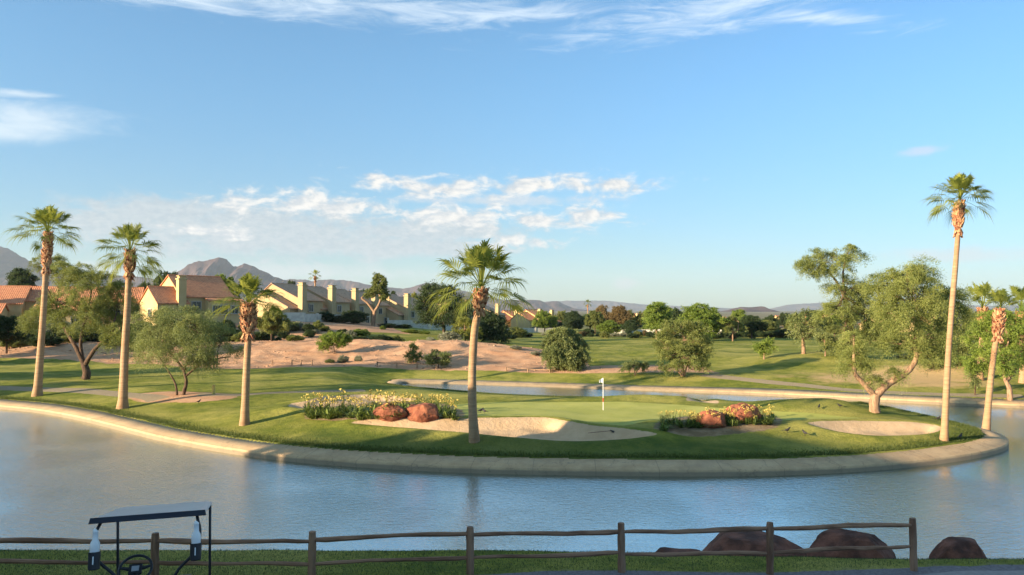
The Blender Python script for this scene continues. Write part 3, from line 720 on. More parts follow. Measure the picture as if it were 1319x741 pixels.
def tree(name, label, base, lobes, forks, leafm, barkm, seed, crad=.75, dens=1.0, leaf=(.15, .05), droop=.35, twigs=9, per=26, Y=None, r0=.3, group=None, cat='tree', depth=.85, upb=0., shell=.45, twig_vis=True, flat=.85, spread=.10, wisp=0):
    """base px; lobes = [(px, py, rx, ry, depth offset m)], forks = trunk polylines in px [(pts, r_start, r_end)]"""
    r = np.random.RandomState(seed)
    if Y is None: b = hit(*base, zf=h)
    else:
        q = at(base[0], base[1], Y); b = np.array([q[0], Y, gz(q[0], Y)])
    D = b[1]; root = empty(name, b); k = mpp(D)
    loc = lambda p, dy=0.0: at(p[0], p[1], D + dy) - b
    C = []; RD = []; hubs = []
    for lb in lobes:
        lx, ly, rx, ry = lb[:4]; dy = lb[4] if len(lb) > 4 else 0.0
        c = loc((lx, ly), dy); ax = np.array([rx * k, rx * k * depth, ry * k])
        vol = ax[0] * ax[2] * 3.14
        n = max(3, int(vol / (crad ** 2) * 1.5 * dens)); u = r.normal(size=(n, 3)); u /= np.linalg.norm(u, axis=1)[:, None]
        rr = r.uniform(shell ** 3, 1, n) ** (1 / 3.0)
        inner = ax - crad * .55; inner = np.maximum(inner, ax * .35)
        q = c + u * rr[:, None] * inner * (r.uniform(.7, 1.32, (n, 1)) if wisp else r.uniform(.85, 1.12, (n, 1))); q[:, 2] = np.maximum(q[:, 2], .15)
        C.append(q); RD.append(u); hubs.append((c, q))
    tr = MB(); ends = []
    for f in forks:
        pts = [loc(p[:2], p[2] if len(p) > 2 else 0.0) for p in f[0]]
        P = catmull(pts, 4) if len(pts) > 1 else np.array(pts)
        P[:, :2] += r.normal(size=(len(P), 2)) * .02 * f[1]
        tr.tube(P, np.linspace(f[1], f[2], len(P)), 9, cap=False, jit=.06); ends.append((P, np.linspace(f[1], f[2], len(P))))
    EP = np.concatenate([e[0] for e in ends]); ER = np.concatenate([e[1] for e in ends])
    for c, q in hubs:
        # limb from the nearest high part of the trunk to the lobe, then branches to its clumps
        hi = EP[:, 2] > np.percentile(EP[:, 2], 35)
        EPh = EP[hi]; ERh = ER[hi]; j = np.argmin(np.linalg.norm(EPh - c, axis=1)); st = EPh[j]
        P = limb(tr, st, c, ERh[j] * .8, max(.02, ERh[j] * .3), r, .10)
        sel = q if len(q) < 26 else q[r.choice(len(q), 26, False)]
        for p in sel:
            jj = r.randint(2, len(P)); limb(tr, P[jj], p, max(.016, ERh[j] * .26), .009, r, .10, 4, 4)
    tr.build('trunk', barkm, root, smooth=True)
    C = np.concatenate(C); RD = np.concatenate(RD)
    cr = crad * r.uniform(.7, 1.3, len(C))
    V, F, tone = crown_mesh(r, C, cr, twigs, per, leaf, droop, flat, upb, RD, spread)
    link('crown', npmesh('crown', V, F, leafm, {'tone': ('FACE', tone)}), root)
    tag(root, label, cat, group)
    return root
NG = None
tree('mesquite_tree', 'dark-trunked mesquite spreading behind the two leftmost palms', (110, 489),
     [(78, 392, 36, 26, 1), (118, 368, 42, 26, -1), (152, 388, 30, 34, 1), (112, 408, 44, 24, 0), (62, 338, 26, 14, 2), (85, 352, 30, 16, 1), (150, 428, 26, 22, -1), (95, 345, 30, 10, 0), (45, 410, 22, 18, 2)],
     [([(110, 489), (112, 480), (108, 468)], .42, .30), ([(108, 468), (98, 448), (82, 420, 1), (72, 395, 1)], .26, .09), ([(110, 470), (122, 450, -1), (140, 432, -1), (150, 405)], .24, .08), ([(108, 468), (104, 440), (112, 405), (118, 375)], .2, .07)],
     M['leaf_mesquite'], M['bark_dark'], 3, crad=.95, dens=1.5, leaf=(.155, .036), droop=.5, twigs=10, per=50)
tree('palo_verde_tree', 'feathery grey-green palo verde with several thin stems on the dirt bed', (233, 509),
     [(205, 425, 36, 30, 0), (245, 418, 44, 30, -1), (282, 435, 26, 28, 1), (235, 452, 46, 20, -1), (190, 448, 20, 20, 1), (300, 448, 14, 12, 0), (228, 398, 26, 12, 0), (262, 462, 30, 10, -.5)],
     [([(236, 509), (240, 492), (238, 474), (250, 450)], .16, .06), ([(238, 480), (226, 462), (208, 445)], .11, .04), ([(228, 509), (226, 495), (218, 480), (205, 460)], .10, .03), ([(240, 484), (258, 470), (280, 462), (296, 460)], .10, .03)],
     M['leaf_verde'], M['bark_dark'], 5, crad=.92, dens=1.6, leaf=(.15, .030), droop=.8, twigs=10, per=48, shell=.15, wisp=1, spread=.14)
tree('mesquite_tree', 'forked orange-trunked tree leaning right on the island by the green', (1127, 531.5),
     [(1140, 440, 16, 16, 0), (1168, 448, 18, 14, .5), (1215, 445, 20, 16, 0), (1095, 470, 10, 14, 0), (1182, 378, 58, 42, 0), (1240, 395, 14, 30, 0), (1170, 350, 36, 16, 0), (1150, 366, 32, 24, 1), (1212, 398, 30, 42, 0), (1160, 408, 44, 28, -1), (1192, 432, 30, 22, -1), (1140, 395, 24, 22, 1), (1103, 452, 17, 22, 0), (1110, 470, 12, 14, .5), (1098, 432, 16, 12, 0), (1200, 455, 24, 14, 0), (1125, 490, 8, 7, 0), (1152, 478, 7, 10, 0)],
     [([(1127, 532), (1126, 520), (1128, 508)], .34, .30), ([(1127, 510), (1112, 494), (1101, 480), (1100, 455), (1100, 435)], .21, .06), ([(1129, 509), (1145, 494), (1168, 480), (1180, 462), (1178, 440), (1182, 400)], .27, .09)],
     M['leaf_feather'], M['bark_tan'], 8, crad=.92, dens=1.5, leaf=(.15, .032), droop=.75, twigs=11, per=50, shell=.1, wisp=1, spread=.12)
tree('mesquite_tree', 'tall open-topped tree rising behind the forked orange-trunked tree', (1100, 470),
     [(1066, 334, 44, 20, 0), (1052, 345, 26, 14, 0), (1092, 325, 24, 16, 1), (1090, 374, 38, 20, 0), (1120, 378, 30, 24, 1), (1075, 400, 34, 18, -1), (1105, 410, 36, 24, 0), (1130, 425, 26, 26, 0), (1090, 440, 26, 22, 0)],
     [([(1100, 473), (1098, 440), (1094, 405), (1086, 378)], .42, .22), ([(1086, 378), (1074, 358), (1058, 343)], .18, .06), ([(1088, 380), (1086, 350), (1092, 330)], .16, .05)],
     M['leaf_feather'], M['bark_dark'], 9, crad=1.2, dens=1.25, leaf=(.2, .055), droop=.6, twigs=10, per=44, shell=.1, wisp=1, spread=.12, Y=88)
tree('mesquite_tree', 'green tree with a pale crooked trunk on the far right bank', (1299, 517),
     [(1290, 420, 34, 30, 0), (1318, 440, 26, 34, 0), (1262, 432, 26, 30, 1), (1300, 462, 28, 22, -1), (1345, 420, 30, 40, 0), (1258, 462, 22, 20, 1)],
     [([(1301, 517), (1300, 500), (1294, 486), (1290, 460)], .24, .1), ([(1297, 490), (1308, 478), (1315, 455)], .17, .07)],
     M['leaf_bright'], M['bark_tan'], 10, crad=.85, dens=1.2, leaf=(.17, .055), droop=.5, twigs=10, per=32)
tree('mesquite_tree', 'broad tree filling the gap behind the tallest palm', (1238, 496),
     [(1232, 420, 30, 28, 0), (1250, 448, 28, 24, 0), (1225, 452, 28, 24, 0), (1205, 470, 22, 14, 0)],
     [([(1238, 498), (1237, 470), (1234, 430)], .25, .1)],
     M['leaf_mesquite'], M['bark_dark'], 12, crad=.95, dens=1.2, leaf=(.18, .06), droop=.5, Y=78)
tree('sapling', 'thin sapling between the two rightmost palms on the far bank', (1256, 509), [(1256, 485, 10, 14, 0), (1252, 474, 8, 8), (1260, 470, 8, 8)],
     [([(1256, 510), (1256, 495), (1255, 478)], .07, .03)], M['leaf_verde'], M['bark_dark'], 13, crad=.5, dens=1.2, leaf=(.14, .05), droop=.3)
tree('willow_acacia', 'rounded pale green bushy tree alone by the dirt bank', (729, 475),
     [(727, 442, 28, 24, 0), (718, 455, 22, 18, -1), (738, 458, 20, 17, -1), (722, 430, 16, 12, 0), (745, 466, 10, 9, -1), (712, 440, 12, 14, 0), (740, 432, 12, 10, 0), (728, 465, 22, 9, -1)],
     [([(728, 475), (728, 460), (727, 445)], .2, .09), ([(730, 475), (738, 458), (742, 445)], .12, .05), ([(726, 474), (716, 458), (712, 445)], .12, .05)],
     M['leaf_verde'], M['bark_dark'], 14, crad=.85, dens=1.9, leaf=(.24, .07), droop=.75, twigs=11, per=38, shell=.55)
tree('ironwood_tree', 'wide olive bushy tree with many fine twigs beyond the green', (880, 485),
     [(880, 440, 36, 26, 0), (858, 448, 20, 22, 0), (905, 448, 20, 22, 0), (880, 462, 34, 16, -1), (872, 420, 20, 12, 0), (892, 424, 20, 12, 0), (862, 475, 14, 8, -1), (905, 474, 12, 8, -1)],
     [([(880, 485), (878, 470), (872, 450)], .16, .06), ([(881, 485), (886, 468), (896, 448)], .13, .05), ([(879, 485), (866, 468), (856, 452)], .1, .04), ([(880, 484), (880, 460), (882, 435)], .12, .04)],
     M['leaf_mesquite'], M['bark_tan'], 15, crad=.75, dens=1.15, leaf=(.15, .05), droop=.1, twigs=11, per=28, upb=.4)
tree('palo_verde_tree', 'small airy palo verde shrub between the two bushy trees', (818, 484),
     [(817, 470, 16, 8, 0), (807, 474, 9, 6, 0), (828, 472, 9, 7, 0)], [([(818, 485), (817, 476), (812, 470)], .06, .02), ([(818, 484), (822, 476), (828, 470)], .05, .02)],
     M['leaf_verde'], M['bark_dark'], 16, crad=.5, dens=1.3, leaf=(.13, .045), droop=.3)
tree('desert_willow', 'big dark green tree with sweeping sprays before the townhouses', (572, 428),
     [(570, 388, 30, 24, 0), (550, 398, 20, 20, 0), (592, 402, 22, 20, 0), (560, 378, 22, 14, 0), (575, 410, 30, 16, 0), (545, 412, 14, 10, 0)],
     [([(572, 430), (571, 410), (568, 390)], .3, .1)], M['leaf_dark'], M['bark_dark'], 17, crad=1.5, dens=1.4, leaf=(.34, .11), droop=-.15, Y=135, upb=.2)
tree('palo_verde_tree', 'yellow-green palo verde just left of the stocky curved palm', (600, 440),
     [(598, 424, 18, 16, 0), (588, 432, 12, 10, 0), (610, 430, 12, 12, 0), (600, 412, 12, 8, 0)],
     [([(600, 442), (599, 430), (598, 415)], .15, .05)], M['leaf_yellow'], M['bark_tan'], 18, crad=1.0, dens=1.5, leaf=(.24, .08), droop=.3, Y=122)
tree('acacia_tree', 'dense green tree just right of the stocky curved palm', (636, 446),
     [(636, 422, 22, 18, 0), (624, 432, 16, 14, 0), (646, 430, 12, 14, 0), (630, 408, 14, 10, 0)],
     [([(635, 448), (634, 430), (634, 415)], .2, .08)], M['leaf_dark'], M['bark_dark'], 19, crad=1.1, dens=1.8, leaf=(.27, .10), droop=.2, Y=125)
tree('joshua_tree', 'forked tree with tufted upright heads in front of the townhouses', (481, 425),
     [(490, 368, 9, 14, 0), (494, 380, 7, 8, 0), (476, 378, 8, 7, 0), (486, 357, 5, 5, 0)],
     [([(480, 428), (481, 412), (483, 400)], .5, .36), ([(482, 402), (474, 391), (466, 384), (474, 380)], .3, .14), ([(483, 401), (489, 390), (492, 376)], .3, .16)],
     M['leaf_mesquite'], M['bark_tan'], 20, crad=.75, dens=1.9, leaf=(.36, .09), droop=.1, Y=150)
tree('mesquite_tree', 'small spreading tree on the rise with a light forked trunk, far right fairway', (1035, 456),
     [(1036, 412, 20, 16, 0), (1022, 422, 14, 10, 0), (1050, 418, 14, 14, 0), (1035, 428, 22, 8, 0)],
     [([(1035, 457), (1035, 445), (1034, 435)], .25, .18), ([(1034, 437), (1029, 425), (1024, 418)], .12, .05), ([(1035, 437), (1041, 426), (1046, 415)], .12, .05)],
     M['leaf_verde'], M['bark_tan'], 21, crad=1.1, dens=1.2, leaf=(.22, .07), droop=.4)
tree('sapling', 'young bright green sapling with a heart-shaped crown on the fairway', (984, 463),
     [(978, 446, 8, 8, 0), (992, 443, 9, 8, 0), (984, 452, 8, 6, 0)], [([(984, 464), (984, 456), (980, 448)], .1, .04), ([(984, 458), (990, 448)], .07, .03)],
     M['leaf_bright'], M['bark_tan'], 22, crad=.7, dens=1.7, leaf=(.2, .07), droop=.2)
tree('sapling', 'thin sapling on the crest left of the tall open-topped tree', (1063, 459), [(1063, 440, 12, 12, 0), (1058, 432, 8, 6, 0), (1068, 434, 8, 6, 0)],
     [([(1063, 460), (1063, 450), (1062, 438)], .1, .04)], M['leaf_verde'], M['bark_tan'], 24, crad=.6, dens=1.3, leaf=(.18, .06), droop=.3)
tree('creosote_bush', 'round bright green bush on the dirt mound left of the cacti', (431, 456),
     [(430, 438, 20, 11, 0), (418, 443, 11, 9, 0), (443, 440, 11, 9, 0)], [([(430, 456), (430, 448), (426, 440)], .08, .03), ([(430, 456), (436, 446)], .07, .03)],
     M['leaf_bright'], M['bark_tan'], 25, crad=.6, dens=1.7, leaf=(.17, .06), droop=0, upb=.4, cat='bush')
tree('creosote_bush', 'olive desert bush halfway up the dirt mound, left one of two', (532, 468), [(532, 459, 12, 9, 0), (533, 446, 7, 5, 0)], [([(532, 468), (532, 458)], .06, .03)],
     M['leaf_mesquite'], M['bark_dark'], 26, crad=.5, dens=1.6, leaf=(.14, .05), droop=0, upb=.5, cat='bush')
tree('creosote_bush', 'wide pale olive desert bush right of the other mound bush', (565, 474), [(564, 460, 17, 9, 0), (556, 466, 8, 6, 0), (574, 466, 8, 6, 0)], [([(565, 474), (564, 462)], .06, .03)],
     M['leaf_verde'], M['bark_dark'], 27, crad=.5, dens=1.6, leaf=(.14, .05), droop=0, upb=.5, cat='bush')
# ------------------------------------------------------------------ mountains and haze
def rock_mat(name, c1, c2, sc):
    m, nt, b = new_mat(name); N = NT(nt)
    P = N.n('ShaderNodeNewGeometry').outputs['Position']
    c = N.mix(N.ramp(N.noise(P, sc, 8, .68), .38, .62), c1, c2)
    nt.links.new(c, b.inputs['Base Color']); b.inputs['Roughness'].default_value = 1.0; b.inputs['Specular IOR Level'].default_value = 0
    return m
def mountain(label, prof, D, depth, mat, seed, nx=420, ny=46, rug=1.0):
    prof = np.array(prof, float); px = np.linspace(prof[0, 0], prof[-1, 0], nx); py = np.interp(px, prof[:, 0], prof[:, 1])
    for _ in range(2): py[1:-1] = (py[:-2] + 2 * py[1:-1] + py[2:]) / 4
    v = np.linspace(-1, 1, ny); X = np.zeros((ny, nx)); Y = X.copy(); Z = X.copy()
    x0 = (px - 659.5) / FPX * D
    ridge = np.array([at(a, b_, D)[2] for a, b_ in zip(px, py)])
    ends = sstep(0, .06, (px - px[0]) / (px[-1] - px[0])) * sstep(0, .06, (px[-1] - px) / (px[-1] - px[0]))
    for j, vv in enumerate(v):
        Y[j] = D + vv * depth; X[j] = x0 * (1 + 0 * vv)
        f = 1 - abs(vv); f = f ** 1.15
        L = depth * .42
        gul = np.abs(fbm(x0 / (L * .55), Y[j] / (L * .9) + 7, seed, 5)) * 2.0
        gul2 = fbm(x0 / (L * .16), Y[j] / (L * .2), seed + 5, 4)
        Z[j] = ridge * ends * f * (1 - rug * (.6 * gul * (1 - f ** 4)) * (f < .999)) + ridge.max() * .09 * rug * gul2 * np.minimum(f * 2, 1) * (1 - f ** 3) + ridge * .02 * rug * fbm(px / 4.0, px * 0 + 1, seed, 3) * f
    Z = np.maximum(Z, -.5) - .4
    i = np.arange(ny - 1)[:, None] * nx + np.arange(nx - 1)[None, :]
    F = np.stack([i, i + 1, i + 1 + nx, i + nx], 2).reshape(-1, 4)
    me = npmesh('hills', np.stack([X, Y, Z], 2).reshape(-1, 3), F, mat, smooth=True)
    tag(link('hills', me), label, 'hills', kind='structure')
MR = rock_mat('desert_mountain', (.055, .036, .04), (.11, .072, .07), .006)
MR2 = rock_mat('far_mountain', (.07, .055, .06), (.12, .09, .09), .002)
mountain('blue-shadowed mountain shoulder at the left picture edge', [(-200, 330), (-120, 300), (-60, 300), (-20, 306), (0, 313), (15, 322), (28, 330), (40, 337), (60, 345), (95, 350), (140, 352), (190, 356), (240, 365), (300, 385)], 6500, 1500, MR, 3)
mountain('brown twin-peaked mountain with rounded summits', [(170, 375), (205, 358), (225, 350), (242, 340.5), (264, 331), (281, 328), (289, 331), (300, 339), (306, 339.5), (315, 335.5), (324, 338), (333, 345), (350, 353.5), (376, 362), (400, 375), (430, 392)], 5600, 900, MR, 11)
mountain('long low mountain ridge behind the townhouses', [(330, 385), (355, 360), (376, 356), (389, 358), (400, 361), (415, 359), (440, 359.5), (460, 361), (473, 364), (501, 369), (517, 370.5), (530, 369.5), (551, 362), (562, 363.5), (585, 370), (620, 380), (650, 386), (680, 385.5), (695, 385.5), (702, 389.5), (718, 387), (726, 391.5), (738, 397), (755, 399), (775, 404)], 7400, 1100, MR, 23)
mountain('faint blue far range low on the horizon', [(600, 398), (660, 390), (720, 387), (780, 387), (830, 392), (900, 395), (960, 398), (990, 398), (1014, 392.5), (1032, 391), (1080, 388), (1130, 390), (1200, 391), (1280, 394), (1340, 392), (1420, 398)], 12500, 1200, MR2, 31)
mountain('small flat-topped butte above the trees on the right', [(915, 408), (931, 402), (945, 397), (955, 395), (968, 395.5), (980, 394), (985, 395), (991, 403), (998, 408), (1010, 411)], 4200, 260, MR, 41, nx=140, ny=30, rug=.5)
# haze: one closed box of even air
hz = MB(); hz.box((0, 7300, 352), (34000, 15400, 710)); hm = bpy.data.materials.new('haze'); hm.use_nodes = True
hn = hm.node_tree; hn.nodes.remove(hn.nodes['Principled BSDF']); pv = hn.nodes.new('ShaderNodeVolumePrincipled')
pv.inputs['Color'].default_value = (.70, .83, 1.0, 1); pv.inputs['Density'].default_value = 4.5e-5; pv.inputs['Anisotropy'].default_value = .1
hn.links.new(pv.outputs[0], hn.nodes['Material Output'].inputs['Volume'])
HAZE = hz.build('haze', hm); tag(HAZE, 'thin pale blue air haze over the valley', 'haze', kind='stuff')

# ------------------------------------------------------------------ houses: local x along the ridge, local -y the front
def gable(root, x, y, w, d, he, hr, wallm, roofm, z0=-1.5, over=.35, rf=.5, hip=0.0):
    """one wall block and its two-slope roof; ridge along local x"""
    yr = y + d * rf
    mb = MB(); V = []
    for xx in (x, x + w):
        V += [(xx, y, z0), (xx, y + d, z0), (xx, y + d, he), (xx, yr, hr), (xx, y, he)]
    mb.add(V, [(0, 1, 2, 3, 4), (9, 8, 7, 6, 5), (0, 4, 9, 5), (1, 6, 7, 2), (0, 5, 6, 1)])
    mb.build('wall', wallm, root)
    th = .16; mb = MB()
    for (ya, yb) in ((y, yr), (y + d, yr)):
        s = (hr - he) / abs(yb - ya); dirn = 1 if yb > ya else -1
        ye = ya - dirn * over; ze = he - s * over; xs = x - .22; xe = x + w + .22
        v = [(xs, ye, ze + .02), (xe, ye, ze + .02), (xe, yb, hr + .02), (xs, yb, hr + .02), (xs, ye, ze + th), (xe, ye, ze + th), (xe, yb, hr + th), (xs, yb, hr + th)]
        if dirn < 0: v = [(a, b + .004, c) for a, b, c in v]
        mb.add(v, [(0, 1, 2, 3), (7, 6, 5, 4), (0, 4, 5, 1), (1, 5, 6, 2), (3, 2, 6, 7), (0, 3, 7, 4)])
    # rounded ridge cap
    mb.tube([(x - .2, yr, hr + th * .8), (x + w + .2, yr, hr + th * .8)], .13, 8)
    mb.build('roof', roofm, root)
def chimney(root, x, y, w, d, top, wallm, z0=-1.5):
    mb = MB(); mb.box((x, y, (z0 + top) / 2), (w, d, top - z0)); c = mb.build('chimney', wallm, root)
    mb = MB(); mb.box((x, y, top + .10), (w * 1.22, d * 1.22, .2)); mb.box((x, y, top + .37), (w * .8, d * .8, .34)); mb.box((x, y, top + .60), (w * 1.05, d * 1.05, .12)); mb.build('chimney_cap', wallm, c)
def window(root, face, x, y, z, w, h_, name='window'):
    """face 'f' front (-y) or 'l' left (-x); x,y,z centre on the wall"""
    fr = MB(); pn = MB(); t = .09
    def bx(m, du, dz, su, sz, th, off):
        if face == 'f': m.box((x + du, y - off, z + dz), (su, th, sz))
        else: m.box((x - off, y + du, z + dz), (th, su, sz))
    bx(fr, 0, h_ / 2, w + .2, .12, .14, .07); bx(fr, 0, -h_ / 2, w + .26, .12, .2, .10)
    bx(fr, -w / 2, 0, .12, h_ - .12, .12, .06); bx(fr, w / 2, 0, .12, h_ - .12, .12, .06)
    bx(fr, 0, 0, .06, h_ - .12, .08, .045)
    bx(pn, 0, 0, w - .12, h_ - .12, .03, .02)
    f = fr.build(name, M['frame'], root); pn.build('pane', M['glass'], f)
def house(label, px, Y, zg, yaw, blocks, chims, wins, wallm, roofm, group=None, name='stucco_house'):
    q = at(px, 400, Y); root = empty(name, (q[0], Y, zg), R(yaw))
    for b in blocks: gable(root, *b[:6], b[7] if len(b) > 7 else wallm, roofm, rf=b[6] if len(b) > 6 else .5)
    for c in chims: chimney(root, *c, wallm)
    for w_ in wins: window(root, *w_)
    tag(root, label, 'house', group); return root
HG = 'stucco houses with tile roofs'
house('yellow stucco house with orange tiled gables and a chimney behind the feathery shrub tree', 240, 128, 5.0, 47,
      [(-5.6, -2.0, 5.0, 7.5, 4.3, 6.9, .5), (-1.5, -1.6, 9.0, 12.0, 5.4, 9.0, .44), (2.5, -3.0, 6.0, 3.2, 4.7, 5.5, .8)],
      [(-1.7, -1.9, 1.3, 1.0, 8.2)], [('f', 4.6, -3.0, 3.1, 2.8, 1.6), ('f', 7.2, -3.0, 3.1, 1.4, 1.4), ('f', 1.0, -1.6, 3.8, 1.6, 1.5), ('f', 1.0, -1.6, 1.2, 1.6, 1.5), ('l', -1.5, 5.5, 5.6, 1.0, 1.2), ('l', -5.6, 1.0, 2.6, 1.2, 1.3), ('f', -3.6, -2.0, 1.4, 2.0, 1.6)], M['stucco'], M['tile_red'], HG)
house('cream house with orange tile roof and a broad chimney at the left edge', 22, 122, 5.0, 20,
      [(-14, -1.5, 15, 9.0, 4.2, 6.9, .5), (-6.5, -5.5, 5.6, 4.2, 2.7, 3.9, .5), (1.0, 0.5, 17, 8.5, 4.6, 6.9, .5), (3, -3.5, 8, 4.2, 3.0, 4.6, .9)],
      [(-4.6, -1.9, 2.3, 1.0, 6.3)], [('f', -3.8, -5.5, 1.2, 1.5, 1.3), ('f', -5.4, -5.5, 1.2, 1.2, 1.3), ('f', 5.5, -3.5, 1.4, 2.0, 1.2), ('f', 9, -3.5, 1.4, 1.2, 1.2), ('f', 14, .5, 2.6, 2.2, 1.2)], M['stucco'], M['tile_red'], HG)
house('low cream house with a flat garden side behind the dark-trunked mesquite', 140, 136, 5.0, 26,
      [(-6, 0, 14, 8, 3.2, 5.0, .5)], [], [('f', -3, 0, 1.5, 2.0, 1.2), ('f', 1.5, 0, 1.5, 2.4, 1.2), ('f', 5, 0, 1.5, 1.4, 1.2)], M['stucco'], M['tile_red'], HG)
def town(label, px, Y, zg, s=1.0, n=1, yaw=67, ph=0):
    """stepped townhouse: tall gabled block, lower block in front of its lit end wall, chimney at the corner"""
    bl = []; ch = []; wi = []
    for k in range(n):
        x = k * 6.2 * s; yo = k * -.9 * s
        bl += [(x, yo + 0.0, 6.0 * s, 11 * s, 4.9 * s, 7.9 * s, .62), (x - 2.6 * s, yo + .5 * s, 2.6 * s, 9.6 * s, 3.5 * s, 6.3 * s, .62)]
        ch += [(x - .35 * s, yo - .35 * s, 1.25 * s, 1.0 * s, 7.5 * s)]
        wi += [('f', x + 2.4 * s, yo, 3.6 * s, 1.3 * s, 1.3 * s), ('f', x + 4.6 * s, yo, 1.3 * s, 1.2 * s, 1.7 * s), ('f', x - 1.3 * s, yo + .5 * s, 1.4 * s, 1.2 * s, 1.5 * s), ('l', x - 2.6 * s, yo + 2.6 * s, 1.6 * s, 1.9 * s, 1.5 * s), ('l', x - 2.6 * s, yo + 5.6 * s, 1.6 * s, 1.3 * s, 1.3 * s)]
    return house(label, px, Y, zg, yaw, bl, ch, wi, M['stucco_tan2'], M['tile_brown'], HG, 'townhouse')
M['stucco_tan2'] = simple('townhouse_stucco', (.43, .32, .175), (.49, .37, .21), .7, .9, .2, .01)
town('nearest brown roofed townhouse with a tall corner chimney above the pale garden wall', 389, 148, 4.5, 1.12)
town('second townhouse in the row, behind the dark round shrub', 427, 156, 4.5, 1.08)
town('third townhouse in the row with a small bright upper window', 457, 164, 4.3, 1.06)
town('fourth townhouse, its chimney just left of the forked tufted tree', 482, 172, 4.1, 1.04)
town('townhouse with a long sunlit sloping wall just behind the forked tufted tree', 500, 181, 3.3, 1.0)
town('townhouse with a broad chimney left of the big dark green tree', 524, 178, 3.0, 1.12)
town('townhouse peeking out beyond the broad chimney left of the big dark green tree', 546, 190, 3.0, 1.05)
town('farther townhouse behind the big dark green tree', 600, 205, 2.4, 1.05)
town('farther townhouse seen right through the stocky palm fronds', 640, 215, 1.8, 1.0)
house('small house with bright orange tile roof and yellow gable beyond the round pale tree', 694, 228, .9, 48,
      [(-4.5, 0, 4.5, 7.5, 4.2, 6.4, .6), (0, -.5, 7.5, 9.5, 4.6, 7.2, .6), (3.5, -2.5, 4.5, 3, 3.6, 4.8, .8)], [(-.3, -.8, 1.3, 1, 6.9), (7.0, .5, 1.1, .9, 6.6)], [('f', 5.5, -2.5, 2.6, 2.0, 1.3), ('f', 1.8, -.5, 1.4, 1.8, 1.5), ('f', -2.5, 0, 1.4, 1.8, 1.4)], M['stucco'], M['tile_red'], HG)
house('small house with orange tile roof half hidden behind the stocky palm fronds', 664, 235, .9, 48,
      [(-4.5, 0, 4.5, 7.5, 4.0, 6.2, .6), (0, -.5, 7.5, 9.5, 4.4, 6.9, .6)], [(-.3, -.8, 1.2, 1, 6.7)], [('f', 1.8, -.5, 1.4, 1.8, 1.5), ('f', 5, -.5, 3.2, 1.6, 1.2)], M['stucco'], M['tile_red'], HG)
for (px_, Y_, zg, lb, sc_) in [(1012, 290, -.2, 'distant cream house with a chimney left of the small spreading tree', 1.0), (1045, 300, .0, 'distant cream house seen right behind the small spreading tree', 1.05), (1075, 300, .2, 'distant cream house with dark windows near the thin crest sapling', 1.0), (1150, 230, .6, 'pale house glimpsed through the forked orange-trunked tree', 1.0), (1200, 215, .9, 'pale house glimpsed just left of the tallest palm trunk', .95), (930, 300, -.2, 'pale house half hidden among the dark trees left of the butte', .9), (842, 330, .4, 'faint cream roof poking out between the middle trees', .9), (820, 340, 1.0, 'faint cream roof beside the reddish trees', .9)]:
    house(lb, px_, Y_, zg, 30, [(-5 * sc_, 0, 5 * sc_, 8 * sc_, 3.0 * sc_, 4.8 * sc_, .6), (0, -.6, 7 * sc_, 9 * sc_, 3.9 * sc_, 6.0 * sc_, .6)], [(-.2, -.9, 1.2, 1, 5.6 * sc_)], [('f', 2.0, -.6, 1.4, 2.0, 1.4), ('f', 5.0, -.6, 1.4, 1.2, 1.4), ('f', -2.5, 0, 1.4, 1.6, 1.2)], M['stucco'], M['tile_red'], HG)
def wall_run(label, pts, hgt, mat, name='garden_wall', post=3.5, cat='wall'):
    P = [np.array([at(px, 400, Y)[0], Y]) for px, Y in pts]; mb = MB(); po = MB(); first = None
    root = empty(name, (P[0][0], P[0][1], gz(*P[0])))
    o = np.array([P[0][0], P[0][1], gz(*P[0])])
    for a, b in zip(P[:-1], P[1:]):
        L = np.linalg.norm(b - a); n = max(1, int(L / post)); ang = math.atan2(b[1] - a[1], b[0] - a[0])
        Mx = Matrix.Rotation(ang, 3, 'Z')
        for k in range(n):
            c = a + (b - a) * (k + .5) / n; z = gz(*c)
            mb.box(np.array([c[0], c[1], z + hgt / 2 - .2]) - o, (L / n - .32, .2, hgt + .4), Mx)
            q = a + (b - a) * k / n; z = gz(*q)
            po.box(np.array([q[0], q[1], z + hgt / 2 - .1]) - o, (.34, .34, hgt + .5), Mx)
    mb.build('wall_panel', mat, root); po.build('pillar', mat, root)
    tag(root, label, cat)
wall_run('pale painted block garden wall before the first townhouses', [(352, 138), (392, 139), (440, 152)], 1.5, M['garden_wall'])
wall_run('grey garden wall in shade before the second townhouse group', [(500, 165), (560, 168), (610, 182)], 1.4, M['garden_wall'])
wall_run('low pale garden wall before the small orange roofed houses', [(650, 214), (690, 214), (716, 216)], 1.3, M['garden_wall'])
wall_run('long pale boundary wall behind the shrubs along the far fairway edge', [(790, 196), (860, 193), (930, 190)], 1.2, M['garden_wall'])
wall_run('cream garden wall behind the mesquite trees on the left', [(60, 118), (130, 121), (178, 122)], 1.7, M['stucco'])
wall_run('cream garden wall seen through the trees on the right', [(1110, 150), (1180, 146), (1250, 140)], 1.3, M['stucco'])
